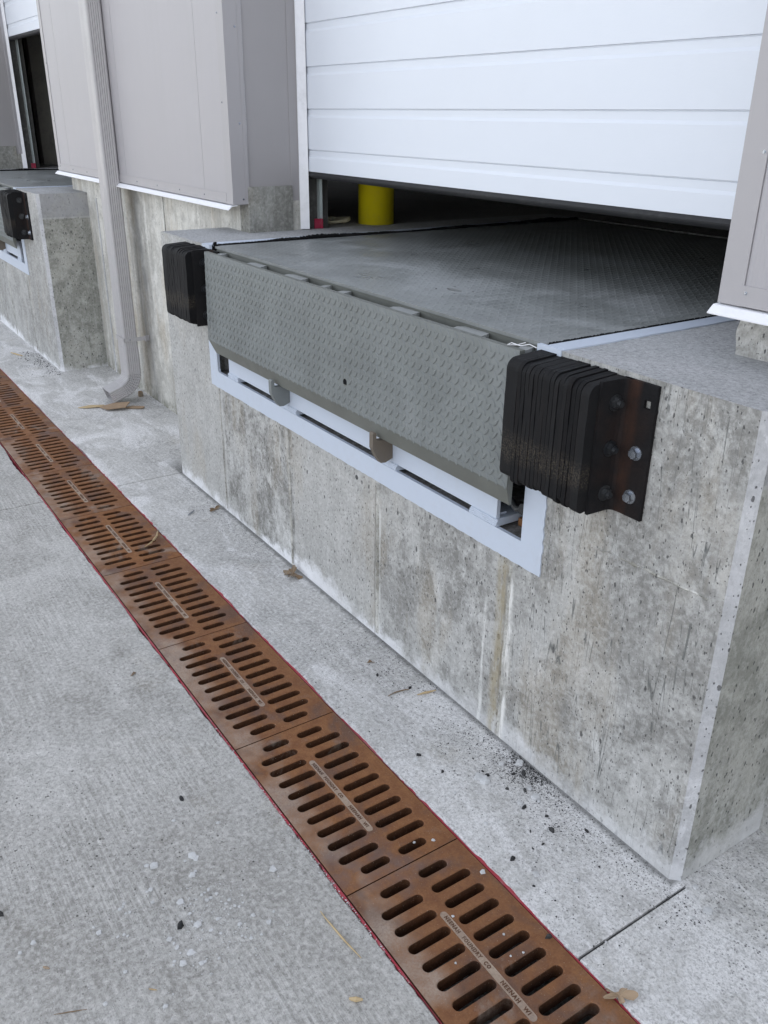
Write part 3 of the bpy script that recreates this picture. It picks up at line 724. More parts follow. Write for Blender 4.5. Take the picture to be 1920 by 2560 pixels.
for d, lab in ((0, 'white vinyl jamb strip at the left edge of the wide white door'), (PER, 'white vinyl jamb strip beside the dark doorway at top left')):
    mb = MB(); xj = JX0+d
    mb.prism([(xj-.0045, 2.012, H+.004), (xj+.002, 2.010, H+.004), (xj+.017, 2.046, H+.004), (xj+.011, 2.048, H+.004), (xj-.0045, 2.03, H+.004)], (0, 0, 3.2))
    for v in mb.bm.verts:
        if v.co.z < H+.1 and v.co.x > xj+.005: v.co.x += .008; v.co.y -= .002
    o = mb.obj('jamb_strip', M_vinyl); tag(o, lab, 'jamb strip', 'white door jamb strips')
    t = empty('door_track', (xj, 2.1, H)); tag(t, 'galvanised door track with red paint at its foot, %s' % ('just inside the wide white door' if d == 0 else 'inside the dark doorway at top left'), 'door track', 'vertical door tracks')
    plain([(xj-.0055, xj+.0, 2.103, 2.122, H+.045, 4.), (xj, xj+.012, 2.1195, 2.122, H+.045, 4.), (xj, xj+.006, 2.103, 2.105, H+.045, 4.)], 'rail', M_galv, t)
    plain([(xj-.0053, xj+.0002, 2.085, 2.1225, H+.001, H+.0449), (xj+.0003, xj+.0122, 2.1193, 2.1225, H+.001, H+.0449)], 'painted_foot', M_redspray, t)
    plain([(xj-.06, xj-.006, 2.05, 2.16, H+.001, 4.)], 'jamb_post', M_dark, t)

# ---------------------------------------------------------------- white pit frame
def pit_frame(dx):
    root = empty('pit_frame', (-3.474, F, PZ))
    zt = .655; zo = .5845; xo, xi = -3.474, -3.398; xr, xro = -1.48, -1.402
    outer = [(xo, H+.0025)] + jag([(xo, H), (xo, zo)], .02, .0012, 1)[1:] + jag([(xo, zo), (xro, zo)], .018, .0013, 2)[1:] + jag([(xro, zo), (xro, H)], .012, .0028, 3)[1:-1] + [(xro, H+.0025)]
    inner = [(xr, H+.0025), (xr, zt), (xi+.012, zt), (xi+.003, zt+.004), (xi, zt+.014), (xi, H+.0025)]
    mb = MB(); mb.prism([(x, F-.0035, z) for x, z in outer+inner], (0, .012, 0)); mb.obj('front_angle', M_white, root)
    o = jag([(-3.474, F-.0035), (-3.474, 3.50)], .05, .003, 5)
    mb = MB(); mb.prism([(x, y, H-.004) for x, y in [(-3.408, F+.0095)]+[(-3.474, F+.0095)]+o[1:]+[(-3.408, 3.50)]], (0, 0, .0072)); mb.obj('left_curb_angle', M_white, root)
    o = jag([(-1.400, 3.50), (-1.400, F+.0095)], .05, .002, 6)
    mb = MB(); mb.prism([(x, y, H-.004) for x, y in [(-1.455, F+.0095), (-1.455, 3.50)]+o], (0, 0, .0072)); mb.obj('right_curb_angle', M_white, root)
    # base channel of the lift frame, standing on shim packs
    mb = MB(); mb.box(-3.292, -1.586, F+.002, F+.014, .676, .80); mb.bevel(.002, 2); mb.obj('base_channel', M_white, root)
    plain([(-3.28, -1.60, F+.014, F+.05, .676, .682)], 'channel_flange', M_white, root)
    for x0, x1 in ((-3.292, -3.197), (-2.838, -2.700), (-2.160, -2.053), (-1.692, -1.578)):
        mb = MB()
        for k in range(4):
            z = .6555+k*.0052; j = rnd.uniform(-.004, .004)
            mb.tube([(x0+j+(x1-x0)*t/8, F-.001-.0012*math.sin(t*1.7+k), z+.0022) for t in range(9)], .0026, 6)
        mb.box(x0+.002, x1-.002, F+.001, F+.09, .655, .6765)
        mb.obj('shim_pack', M_white, root)
    return root
pf = pit_frame(0); tag(pf, 'white painted steel frame around the pit in the foreground platform', 'pit frame', 'white pit frames')
pf2 = copy_tree(pf, (PER, 0, 0)); tag(pf2, 'white painted pit frame in the farther platform at the left edge', 'pit frame', 'white pit frames')
for c in pf2.children:
    if c.name.startswith('right_curb'): pass

# ---------------------------------------------------------------- dock leveler
def lozenges(u0, u1, v0, v1, P, skip, L=.0275, Wd=.0098, hgt=.0011, pitch=.0328, zr=0.):
    """raised almond treads on a plane; P(u, v, h) -> xyz"""
    V = []; Fc = []; iu = int((u1-u0)/pitch)+1; iv = int((v1-v0)/pitch)+1
    prof = [(-.5, 0), (-.28, .40), (0, .5), (.28, .40), (.5, 0), (.28, -.40), (0, -.5), (-.28, -.40)]
    for i in range(iu*2+1):
        for j in range(iv*2+1):
            if (i+j) % 2: continue
            u = u0+pitch*.25+i*pitch/2; v = v0+pitch*.25+j*pitch/2
            if u > u1-.006 or v > v1-.006 or u < u0+.006 or v < v0+.006 or skip(u, v): continue
            a = (1 if i % 2 else -1)*R(50)
            ca, sa = math.cos(a), math.sin(a); b0 = len(V)
            for s_, hh in ((1., 0.), (.78, hgt)):
                for p, q in prof:
                    x = p*L*s_; y = q*Wd*(s_ if hh == 0 else .55)
                    V.append(P(u+x*ca-y*sa, v+x*sa+y*ca, hh))
            for k in range(8): Fc.append((b0+k, b0+(k+1)%8, b0+8+(k+1)%8, b0+8+k))
            Fc.append(tuple(b0+8+k for k in range(8)))
    return V, Fc
def add_raw(bm, V, Fc, mi=0):
    vs = [bm.verts.new(p) for p in V]
    for fc in Fc:
        q = bm.faces.new([vs[i] for i in fc]); q.material_index = mi; q.smooth = False
DX0, DX1, DY0, DY1 = -3.392, -1.472, 1.448, 3.50
LX0, LX1 = -3.350, -1.492
def leveler(dx):
    root = empty('dock_leveler', ((DX0+DX1)/2, 1.45, H))
    # deck with oblong hole at (-2.134, 1.69)
    bm = bmesh.new(); hx, hy, ha, hb = -2.134, 1.69, .034, .016
    xs_ = [DX0, hx-.05, hx+.05, DX1]; ys_ = [DY0, hy-.04, hy+.04, DY1]
    for i in range(3):
        for j in range(3):
            if i == 1 and j == 1: continue
            bm.faces.new([bm.verts.new((x, y, H)) for x, y in ((xs_[i], ys_[j]), (xs_[i+1], ys_[j]), (xs_[i+1], ys_[j+1]), (xs_[i], ys_[j+1]))])
    n_ = 24; O = []; I = []; B = []
    for k in range(n_):
        a = 2*math.pi*k/n_; cx, cy = math.cos(a), math.sin(a); s_ = min(.05/max(abs(cx), 1e-6), .04/max(abs(cy), 1e-6))
        O.append(bm.verts.new((hx+cx*s_, hy+cy*s_, H))); I.append(bm.verts.new((hx+ha*cx, hy+hb*cy, H))); B.append(bm.verts.new((hx+ha*cx, hy+hb*cy, H-.01)))
    for k in range(n_):
        k2 = (k+1) % n_; bm.faces.new((O[k], O[k2], I[k2], I[k])); bm.faces.new((I[k], I[k2], B[k2], B[k]))
    for a, b_ in (((DX0, DY0), (DX1, DY0)), ((DX1, DY0), (DX1, DY1)), ((DX1, DY1), (DX0, DY1)), ((DX0, DY1), (DX0, DY0))):
        bm.faces.new([bm.verts.new((*a, H-.009)), bm.verts.new((*b_, H-.009)), bm.verts.new((*b_, H)), bm.verts.new((*a, H))])
    bmesh.ops.recalc_face_normals(bm, faces=bm.faces)
    for fc in bm.faces:
        if abs(fc.normal.z) > .9 and fc.normal.z < 0: fc.normal_flip()
    skip = lambda u, v: abs(u-hx) < .05 and abs(v-hy) < .035
    V, Fc = lozenges(DX0+.004, DX1-.004, DY0+.002, DY1, lambda u, v, h: (u, v, H+h+.0001), skip, hgt=.0006)
    add_raw(bm, V, Fc)
    from_bm('deck_plate', bm, M_deck, root)
    plain([(hx-.05, hx+.05, hy-.04, hy+.04, H-.03, H-.025)], 'hole_backing', M_twood, root)
    # front header below the deck edge
    mb = MB(); mb.box(DX0+.002, DX1-.004, DY0+.003, DY0+.015, 1.03, H-.0095); mb.obj('header_plate', M_bevel, root)
    for x in (-3.36, -2.95, -2.45, -2.0, -1.55): plain([(x, x+.012, DY0+.015, 3.4, 1.05, H-.0095)], 'deck_beam', M_dark, root)
    # hinge
    mb = MB(); mb.cyl((LX0+.01, 1.419, 1.128), (1, 0, 0), .015, LX1-LX0-.02, 14); mb.obj('hinge_tube', M_bevel, root, True)
    for x0, x1 in ((-3.30, -3.255), (-3.03, -2.913), (-2.735, -2.605), (-2.485, -2.45), (-2.375, -2.33), (-2.088, -1.966), (-1.788, -1.665), (-1.534, -1.498)):
        mb = MB()
        y1 = 1.447; mb.prism([(x0+.006, 1.4012, 1.1545), (x1, 1.4012, 1.1555), (x1-.004, 1.432, 1.158), (x1-.014, y1, 1.157), (x0+.012, y1, 1.156), (x0, 1.43, 1.156)], (0, 0, -.02)); mb.bevel(.002, 1); mb.obj('hinge_lug', M_lug, root)
    # lip: front sheet with round hole, bevelled tip
    yt, zt, yb_, zb_ = 1.384, 1.160, 1.374, .812
    def L3(u, v, h):
        t = (v-zb_)/(zt-zb_); return (u, yb_+(yt-yb_)*t-h, v)
    bm = bmesh.new(); hx, hz, hr = -2.272, .893, .0115
    xs_ = [LX0, hx-.03, hx+.03, LX1]; zs_ = [zb_, hz-.03, hz+.03, zt]
    for i in range(3):
        for j in range(3):
            if i == 1 and j == 1: continue
            bm.faces.new([bm.verts.new(L3(x, z, 0)) for x, z in ((xs_[i], zs_[j]), (xs_[i+1], zs_[j]), (xs_[i+1], zs_[j+1]), (xs_[i], zs_[j+1]))])
    O = []; I = []; B = []
    for k in range(20):
        a = 2*math.pi*k/20; cx, cy = math.cos(a), math.sin(a); s_ = .03/max(abs(cx), abs(cy))
        O.append(bm.verts.new(L3(hx+cx*s_, hz+cy*s_, 0))); I.append(bm.verts.new(L3(hx+hr*cx, hz+hr*1.15*cy, 0))); B.append(bm.verts.new(L3(hx+hr*cx, hz+hr*1.15*cy, -.0165)))
    for k in range(20):
        k2 = (k+1) % 20; bm.faces.new((O[k], O[k2], I[k2], I[k])); bm.faces.new((I[k], I[k2], B[k2], B[k]))
    bmesh.ops.recalc_face_normals(bm, faces=bm.faces)
    for fc in bm.faces:
        if abs(fc.normal.y) > .9 and fc.normal.y > 0: fc.normal_flip()
    rn = random.Random(4)
    # scalloped lower tread edge is cut by the bevel
    V, Fc = lozenges(LX0+.002, LX1-.002, zb_-.002, zt-.002, lambda u, v, h: L3(u, v, h+.0001), lambda u, v: math.hypot(u-hx, v-hz) < .024, hgt=.0024)
    add_raw(bm, V, Fc)
    lip = from_bm('lip_plate', bm, M_lip, root)
    mb = MB(); mb.cyl(L3(hx, hz, -.0002), (0, 1, 0), hr*.98, .0001, 20); mb.obj('hole_dark_disc', M_brush, root)  # black disc standing in for the darkness inside the lip hole
    # thickness behind: top, sides, back
    mb = MB(); tk = .0165
    mb.prism([(LX0, yt+.0004, zt), (LX0, yt+tk, zt), (LX0, yb_+tk+.003, zb_-.05), (LX0, yb_+.0135, zb_-.05), (LX0, yb_+.0004, zb_)], (LX1-LX0, 0, 0))
    for v in mb.bm.verts:
        if v.co.z < zb_-.04 and v.co.x < LX0+.1: v.co.x += .042
    mb.bevel(.0008, 1); mb.obj('lip_body', M_bevel, root)
    # lip keepers
    for x0, x1 in ((-2.776, -2.755), (-2.101, -2.081)):
        mb = MB(); q = [(1.358, .735), (1.358, .780), (1.361, .784), (1.368, .784), (1.3705, .779), (1.3712, .758), (1.385, .7565), (1.43, .756), (1.4318, .69), (1.405, .680), (1.388, .682), (1.372, .705)]
        mb.prism([(x0, y, z) for y, z in q], (x1-x0, 0, 0)); mb.bevel(.0025, 2); mb.obj('lip_keeper', M_lip if x0 < -2.5 else M_keep, root)
    # torn black brush seals either side of the deck
    def brush(x0, side, ys, name):
        bm = bmesh.new(); rg = random.Random(3); V = []
        y = ys[0]
        while y < ys[1]:
            full = mnoise.noise((y*3.1, side, 2)) > -.25 or y < 1.60
            lf = max(.0, .45+mnoise.noise((y*2.3, side, 7))*1.3+.5*mnoise.noise((y*9, 4, 7)))
            h = (.005+.011*lf*(.8+.3*rg.random())) if side < 0 else .003
            wd = .0022+.0016*rg.random()
            x = x0+rg.uniform(-.003, .003)
            a = [bm.verts.new(p) for p in ((x-.006, y, H-.02), (x+.007, y, H-.02), (x+.005, y, H+h*.6), (x-.006+rg.uniform(-.006, .004)*(side < 0), y+rg.uniform(-.002, .002), H+h))]
            c = [bm.verts.new((v.co.x, v.co.y+wd*1.4, v.co.z)) for v in a]
            bm.faces.new(a); bm.faces.new(c[::-1])
            for k in range(4): bm.faces.new((a[k], c[k], c[(k+1)%4], a[(k+1)%4]))
            y += wd
        bmesh.ops.recalc_face_normals(bm, faces=bm.faces)
        from_bm(name, bm, M_brush, root)
    brush(-3.400, -1, (1.452, 3.49), 'brush_seal'); brush(-1.4635, 1, (1.452, 3.49), 'brush_seal')
    mb = MB()
    for k in range(26): # loose tuft at the front left corner
        x = -3.408+rnd.uniform(-.004, .03); y = 1.448+rnd.uniform(0, .01); mb.tube([(x, y, H-.05), (x+rnd.uniform(-.008, .008), y+rnd.uniform(-.01, .006), H+rnd.uniform(-.004, .016))], .0028, 5)
    mb.obj('seal_tuft', M_brush, root)
    plain([(DX0-.012, DX0+.012, DY0+.004, DY0+.012, 1.07, H-.012)], 'toe_guard', M_bevel, root)
    return root
lv = leveler(0); tag(lv, 'grey-green steel dock leveler with diamond tread deck and hanging lip, in the foreground', 'dock leveler', 'steel dock levelers')
lv2 = copy_tree(lv, (PER, 0, 0)); tag(lv2, 'steel dock leveler of the farther platform, cut off by the left edge', 'dock leveler', 'steel dock levelers')
# pit lining, and things in the pit corner
plain([(PX0-.0, PX0+.002, F+.02, 3.55, PZ, H-.006), (PX1-.002, PX1, F+.02, 3.55, PZ, H-.006), (PX0, PX1, 3.55, 3.56, PZ, H), (PX0, PX1, F+.006, 3.55, PZ, PZ+.035)], 'leveler_pit', M_cement)['kind'] = 'structure'
c = bpy.data.objects['leveler_pit'].copy(); COL.objects.link(c); c.location.x += PER
plain([(-1.572, -1.493, 1.50, 1.62, PZ+.036, PZ+.058)], 'timber_block', M_twood); tag(bpy.data.objects['timber_block'], 'orange-brown timber offcut in the open pit corner below the near bumper', 'wood block')
mb = MB(); mb.tube([(-1.57, 1.46, .735), (-1.535, 1.455, .720), (-1.505, 1.46, .728), (-1.485, 1.47, .75)], .009, 10); mb.cyl((-1.497, 1.452, .735), (0, -1, 0), .016, .012, 12)
o = mb.obj('hose_fitting', M_dbolt); tag(o, 'dark hose fitting inside the pit corner beside the lip', 'hose')

# ---------------------------------------------------------------- laminated bumpers
def bumper(dx, label, seed, worn=1.):
    X0, X1 = -1.466+dx, -1.206+dx; rg = random.Random(seed)
    root = empty('dock_bumper', ((X0+X1)/2, F, .86)); tag(root, label, 'dock bumper', 'laminated rubber dock bumpers')
    n_ = 16; first = .040; wd = (X1-X0-first-.012)/n_; x = X0
    for i in range(n_+1):
        t = first if i == 0 else wd
        if i == n_: t = .012+wd
        y0 = 1.322+rg.uniform(-.0011, .0008)*worn; z1 = 1.157+rg.uniform(-.003, .003); z0 = .868+rg.uniform(-.010, .006)*worn
        rad = .024+rg.uniform(-.0015, .0015); yb_ = F-.001
        pts = []
        for k in range(7):
            a = math.pi/2*k/6; pts.append((y0+rad-rad*math.cos(a), z1-rad+rad*math.sin(a)))
        pts += [(yb_-.02, z1+.004), (yb_, z1+.005)]
        pts += [(yb_, z0+.01)]
        m_ = 9
        r2 = .016; gp = .0008 if worn > .5 else .0002
        for k in range(m_): pts.append((yb_-(yb_-y0-r2)*(k+1)/(m_+1), z0+rg.uniform(-.0035, .0035)))
        for k in range(5):
            a = math.pi/2*k/4; pts.append((y0+r2-r2*math.sin(a), z0+r2-r2*math.cos(a)))
        for k in range(1, 8): pts.append((y0+rg.uniform(-.0008, .0008), z0+r2+(z1-rad-z0-r2)*k/8))
        mb = MB(); g_ = gp
        mb.prism([(x+g_, y, z) for y, z in pts], (t-2*g_, 0, 0)); mb.bevel(.0042 if worn > .5 else .0022, 3)
        sx = rg.uniform(-.0012, .0012)
        for v in mb.bm.verts:
            if v.co.y < 1.36: v.co.y += mnoise.noise((i*.9, v.co.z*11, dx))*.0016*worn
            v.co.x += mnoise.noise((v.co.y*18, v.co.z*14, i*.3+dx))*.0006*worn if 0 < i < n_ else 0
        mb.obj('rubber_pad', M_pad, root, False)
        x += t
    plain([(X0+.03, X1-.01, 1.345, F-.002, .885, 1.14)], 'pad_core', M_black, root)
    # steel angle with square hole
    bk = X1+.0; zb_, zt_ = .858, 1.161
    bm = bmesh.new()
    xs_ = [bk+.006, bk+.062, bk+.079, bk+.093]; zs_ = [zb_, 1.108, 1.126, zt_]
    for i in range(3):
        for j in range(3):
            if i == 1 and j == 1:
                for (a, c, e, g_) in ((xs_[1], xs_[1], zs_[1], zs_[2]), (xs_[2], xs_[2], zs_[1], zs_[2])):
                    bm.faces.new([bm.verts.new(p) for p in ((a, F-.009, e), (a, F-.001, e), (a, F-.001, g_), (a, F-.009, g_))])
                for zz in (zs_[1], zs_[2]): bm.faces.new([bm.verts.new(p) for p in ((xs_[1], F-.009, zz), (xs_[2], F-.009, zz), (xs_[2], F-.001, zz), (xs_[1], F-.001, zz))])
                continue
            bm.faces.new([bm.verts.new(p) for p in ((xs_[i], F-.009, zs_[j]), (xs_[i+1], F-.009, zs_[j]), (xs_[i+1], F-.009, zs_[j+1]), (xs_[i], F-.009, zs_[j+1]))])
    for a, c in (((xs_[3], zb_), (xs_[3], zt_)), ((xs_[0], zt_), (xs_[3], zt_)), ((xs_[0], zb_), (xs_[3], zb_))):
        bm.faces.new([bm.verts.new(p) for p in ((a[0], F-.009, a[1]), (c[0], F-.009, c[1]), (c[0], F-.0005, c[1]), (a[0], F-.0005, a[1]))])
    bmesh.ops.recalc_face_normals(bm, faces=bm.faces)
    # inner fillet + leg
    mb = MB(); mb.bm.free(); mb.bm = bm
    prof = [(bk+.0065, F-.0088)]
    prof = [(bk-.001, F-.001), (bk-.001, 1.350), (bk+.0065, 1.350), (bk+.0085, F-.026), (bk+.011, F-.016), (bk+.017, F-.0108), (bk+.026, F-.0092), (bk+.026, F-.001)]
    mb.prism([(px, py, zb_) for px, py in prof], (0, 0, zt_-zb_)); 
    br = mb.obj('angle_bracket', M_bracket, root, recalc=False); 
    bmx = bmesh.new(); bmx.from_mesh(br.data); bmesh.ops.recalc_face_normals(bmx, faces=bmx.faces); bmx.to_mesh(br.data); bmx.free()
    for z in (1.110, 1.007, .902):
        m_ = MB(); c_ = (bk+.0070, 1.395, z); m_.cyl(c_, (1, 0, 0), .0185, .003, 20); m_.cyl((bk+.010, 1.395, z), (1, 0, 0), .0135, .010, 6, .0125, ph=.3+z*9); m_.cyl((bk+.020, 1.395, z), (1, 0, 0), .008, .007, 14, .0072); m_.bevel(.0008, 1); m_.obj('pad_bolt', M_dbolt, root)
    for z in (1.006, .905):
        m_ = MB(); xc = bk+.058; m_.cyl((xc, F-.009, z), (0, -1, 0), .0165, .0022, 22, .0158); m_.cyl((xc, F-.0112, z), (0, -1, 0), .0118, .0105, 6, .0108, ph=z*7); m_.bevel(.0009, 2); m_.obj('wall_bolt', M_zinc, root)
    return root
bumper(0, 'near black rubber bumper right of the foreground lip, its bracket holding two shiny bolts', 5)
bumper(-2.193, 'black laminated rubber bumper at the left end of the foreground lip', 9, .35)
bumper(PER, 'black laminated rubber bumper on the farther platform at the left edge', 12)
# bit of wire over the lip corner
mb = MB(); mb.tube([(-1.545, 1.392, 1.1625), (-1.525, 1.386, 1.172), (-1.500, 1.392, 1.169), (-1.478, 1.40, 1.176), (-1.462, 1.408, 1.170)], .0012, 6); mb.tube([(-1.545, 1.392, 1.1625), (-1.52, 1.400, 1.166), (-1.49, 1.398, 1.178)], .001, 6)
tag(mb.obj('wire_scrap', M_vinyl), 'thin white wire scrap on the lip beside the near bumper', 'wire')

# ---------------------------------------------------------------- downspout
SX, SY = .135, .084
def spout_section(n_rib=5):
    """rounded corrugated rectangle: u along x, v along y (front = -v)"""
    pts = []; r_ = .012; hx, hy = SX/2, SY/2; d = .0032
    def side(p, q, L, nx, ny, ribs):
        n_ = ribs*8
        for k in range(n_+1):
            t = k/n_; o_ = -d*(.5-.5*math.cos(2*math.pi*ribs*t))**1.6
            pts.append((p[0]+(q[0]-p[0])*t+nx*o_, p[1]+(q[1]-p[1])*t+ny*o_))
    def corner(cx, cy, a0):
        for k in range(1, 4):
            a = a0+math.pi/2*k/4; pts.append((cx+r_*math.cos(a), cy+r_*math.sin(a)))
    side((hx, -hy+r_), (hx, hy-r_), 0, 1, 0, n_rib); corner(hx-r_, hy-r_, 0)
    side((hx-r_, hy), (-hx+r_, hy), 0, 0, 1, n_rib); corner(-hx+r_, hy-r_, math.pi/2)
    side((-hx, hy-r_), (-hx, -hy+r_), 0, -1, 0, n_rib); corner(-hx+r_, -hy+r_, math.pi)
    side((-hx+r_, -hy), (hx-r_, -hy), 0, 0, -1, 1); corner(hx-r_, -hy+r_, -math.pi/2)
    return pts
def sweep(frames, sec):
    bm = bmesh.new(); prev = None
    for (c, vax, s_) in frames:       # vax = unit vector of local +v, x axis fixed
        ring = [bm.verts.new(Vector(c)+Vector((u*s_, 0, 0))+Vector(vax)*v_*s_) for u, v_ in sec]
        if prev:
            n_ = len(ring)
            for k in range(n_): bm.faces.new((prev[k], prev[(k+1)%n_], ring[(k+1)%n_], ring[k]))
        prev = ring
    bmesh.ops.recalc_face_normals(bm, faces=bm.faces); return bm
sec = spout_section(); cx, cy = -5.215-.0675, 1.6385
ds = empty('downspout', (cx, cy, 0)); tag(ds, 'tall grey corrugated downspout with an elbow at its foot, in front of the foundation wall', 'downspout')
from_bm('pipe', sweep([((cx, cy, z), (0, 1, 0), 1.) for z in (ZT, 3, 2, 1, .325)], sec), M_spout, ds, False)
fr = [((cx, cy, .345), (0, 1, 0), 1.035), ((cx, cy, .185), (0, 1, 0), 1.035)]
Rb = .106; c0 = Vector((cx, cy-Rb, .185)); NB = 9
for k in range(1, NB*4+1):
    a = R(70)*k/(NB*4); s_ = 1.035-(.075 if k % 4 == 2 else 0)
    fr.append(((cx, c0.y+Rb*math.cos(a), c0.z-Rb*math.sin(a)), (0, math.cos(a), -math.sin(a)), s_))
a = R(70); e = Vector(fr[-1][0]); dr = Vector((0, -math.sin(a), -math.cos(a)))
fr += [(e+dr*.005, (0, math.cos(a), -math.sin(a)), 1.0), (e+dr*.095, (0, math.cos(a), -math.sin(a)), 1.0)]
el = from_bm('elbow', sweep(fr, sec), M_spout, ds, False)
sm = el.modifiers.new('thickness', 'SOLIDIFY'); sm.thickness = .0012; sm.offset = -1
mb = MB(); xr = cx+SX/2
mb.box(xr+.001, xr+.0035, cy-SY/2+.005, W-.03, .385, .408); mb.box(xr+.001, xr+.022, W-.03, W-.0275, .380, .412); mb.box(xr+.001, xr+.0035, W-.0275, W-.001, .380, .412)
mb.box(cx-SX/2-.004, xr+.003, cy-SY/2-.004, cy-SY/2-.0015, .385, .408); mb.obj('strap', M_spout, ds)
mb = MB(); mb.cyl((xr+.0035, cy-.006, .397), (1, 0, 0), .004, .003, 8); mb.obj('strap_screw', M_zinc, ds)

# ---------------------------------------------------------------- things inside the doors
mb = MB(); mb.cyl((-3.76, 2.465, H), (0, 0, 1), .087, .95, 40); mb.bm.faces.ensure_lookup_table()
o = mb.obj('bollard', M_yellow, None, True); tag(o, 'bright yellow steel bollard just inside the wide white door', 'bollard')
for p in o.data.polygons: p.use_smooth = abs(p.normal.z) < .5
mb = MB(); cc = Vector((-3.90, 2.31, H+.008)); mb.tube([cc+Vector((.085*math.cos(a)*(1+.04*math.sin(3*a)), .07*math.sin(a), .006*math.sin(2*a)+.004*(a/6))) for a in [i*.26 for i in range(60)]], .006, 6)
tag(mb.obj('cord_coil', M_cord), 'pale coiled cord on the warehouse floor left of the yellow bollard', 'cord')
mb = MB(); mb.box(-3.79, -3.76, 2.13, 2.155, H+.001, H+.024); mb.bevel(.002, 1); tag(mb.obj('wood_scrap', M_wood), 'tiny tan wood offcut on the floor beside the red track foot', 'wood scrap')
mb = MB(); mb.tube([(-8.85, 2.35, 2.2), (-8.78, 2.36, 1.9), (-8.74, 2.34, 1.6), (-8.76, 2.3, 1.3), (-8.70, 2.25, H+.012), (-8.55, 2.22, H+.008)], .006, 6)
tag(mb.obj('hanging_cord', M_cord), 'pale cord hanging beside the door track in the dark doorway at top left', 'cord')

# ---------------------------------------------------------------- debris
def chip_bm(rg, size, flat=.35):
    bm = bmesh.new(); n_ = rg.choice((5, 6, 6, 7)); top = []; bot = []; th = size*flat*rg.uniform(.6, 1.2)
    for k in range(n_):
        a = 2*math.pi*k/n_+rg.uniform(-.3, .3); r_ = size/2*rg.uniform(.7, 1.15)
        bot.append(bm.verts.new((r_*math.cos(a), r_*math.sin(a), 0))); top.append(bm.verts.new((r_*.8*math.cos(a), r_*.8*math.sin(a), th*rg.uniform(.7, 1.1))))
    bm.faces.new(bot[::-1]); c = bm.verts.new((rg.uniform(-.1, .1)*size, rg.uniform(-.1, .1)*size, th*1.15))
    for k in range(n_):
        k2 = (k+1) % n_; bm.faces.new((bot[k], bot[k2], top[k2], top[k])); bm.faces.new((top[k], top[k2], c))
    return bm
rg = random.Random(21)
YARD = [(-1.603,0.4,0.007),(-1.592,0.415,0.011),(-1.573,0.504,0.012),(-1.561,0.51,0.009),(-1.567,0.483,0.004),(-1.517,0.481,0.01),(-1.524,0.492,0.004),(-1.53,0.383,0.006),(-1.529,0.373,0.004),(-1.492,0.374,0.005),(-1.524,0.317,0.005),(-1.515,0.304,0.005),(-1.496,0.312,0.003),(-1.493,0.321,0.005),(-1.518,0.312,0.003),(-1.459,0.428,0.009),(-1.45,0.477,0.005),(-1.455,0.496,0.006),(-1.453,0.485,0.003),(-1.434,0.507,0.005),(-1.445,0.461,0.003),(-1.43,0.481,0.005),(-1.43,0.491,0.005),(-1.44,0.445,0.003),(-1.402,0.525,0.005),(-1.397,0.514,0.004),(-1.408,0.507,0.003),(-1.38,0.528,0.005),(-1.379,0.517,0.003),(-1.384,0.505,0.003),(-1.373,0.536,0.004),(-1.398,0.556,0.003),(-1.378,0.548,0.003),(-1.416,0.434,0.005),(-1.417,0.443,0.003),(-1.368,0.481,0.005),(-1.379,0.437,0.009),(-1.394,0.429,0.003),(-1.383,0.448,0.003),(-1.334,0.552,0.006),(-1.328,0.516,0.006),(-1.297,0.574,0.007),(-1.316,0.596,0.004),(-1.277,0.545,0.004),(-1.281,0.522,0.005),(-1.329,0.471,0.004),(-1.348,0.456,0.005),(-1.376,0.37,0.008),(-1.361,0.374,0.004),(-1.348,0.377,0.006),(-1.331,0.377,0.003),(-1.319,0.398,0.01),(-1.303,0.373,0.009),(-1.318,0.359,0.004),(-1.311,0.354,0.003),(-1.282,0.406,0.007),(-1.282,0.414,0.004),(-1.273,0.442,0.004),(-1.479,0.246,0.007),(-1.499,0.24,0.004),(-1.445,0.277,0.004),(-1.443,0.29,0.004),(-1.435,0.296,0.004),(-1.351,0.262,0.005),(-1.532,0.117,0.008),(-1.521,0.087,0.005),(-1.302,0.204,0.006),(-1.23,0.305,0.006),(-1.429,0.65,0.01),(-1.401,0.651,0.003),(-1.12,0.502,0.003),(-1.639,0.601,0.006),(-1.709,0.509,0.005),(-1.247,0.328,0.003),(-1.247,0.412,0.004),(-1.298,0.508,0.003),(-1.29,0.513,0.003)]
APR = [(-1.56,1.171,0.007),(-1.41,1.389,0.005),(-1.387,1.404,0.011),(-1.411,1.359,0.007),(-1.359,1.4,0.003),(-1.405,1.271,0.014),(-1.384,1.277,0.015),(-1.394,1.181,0.005),(-1.295,1.359,0.008),(-1.264,1.35,0.011),(-1.247,1.347,0.005),(-1.268,1.302,0.007),(-1.261,1.178,0.006),(-1.067,1.173,0.009),(-1.002,1.239,0.007),(-0.772,1.432,0.01),(-0.777,1.389,0.005),(-1.27,1.302,0.007),(-1.245,1.347,0.005),(-0.843,1.173,0.003),(-0.833,1.465,0.007),(-0.819,1.398,0.004)]
GRT = [(-1.145,1.07,0.008),(-0.923,1.002,0.003),(-0.982,0.997,0.003),(-1.082,0.931,0.004),(-0.932,0.973,0.003),(-0.984,0.862,0.003),(-1.29,1.03,.006),(-1.31,.985,.004)]
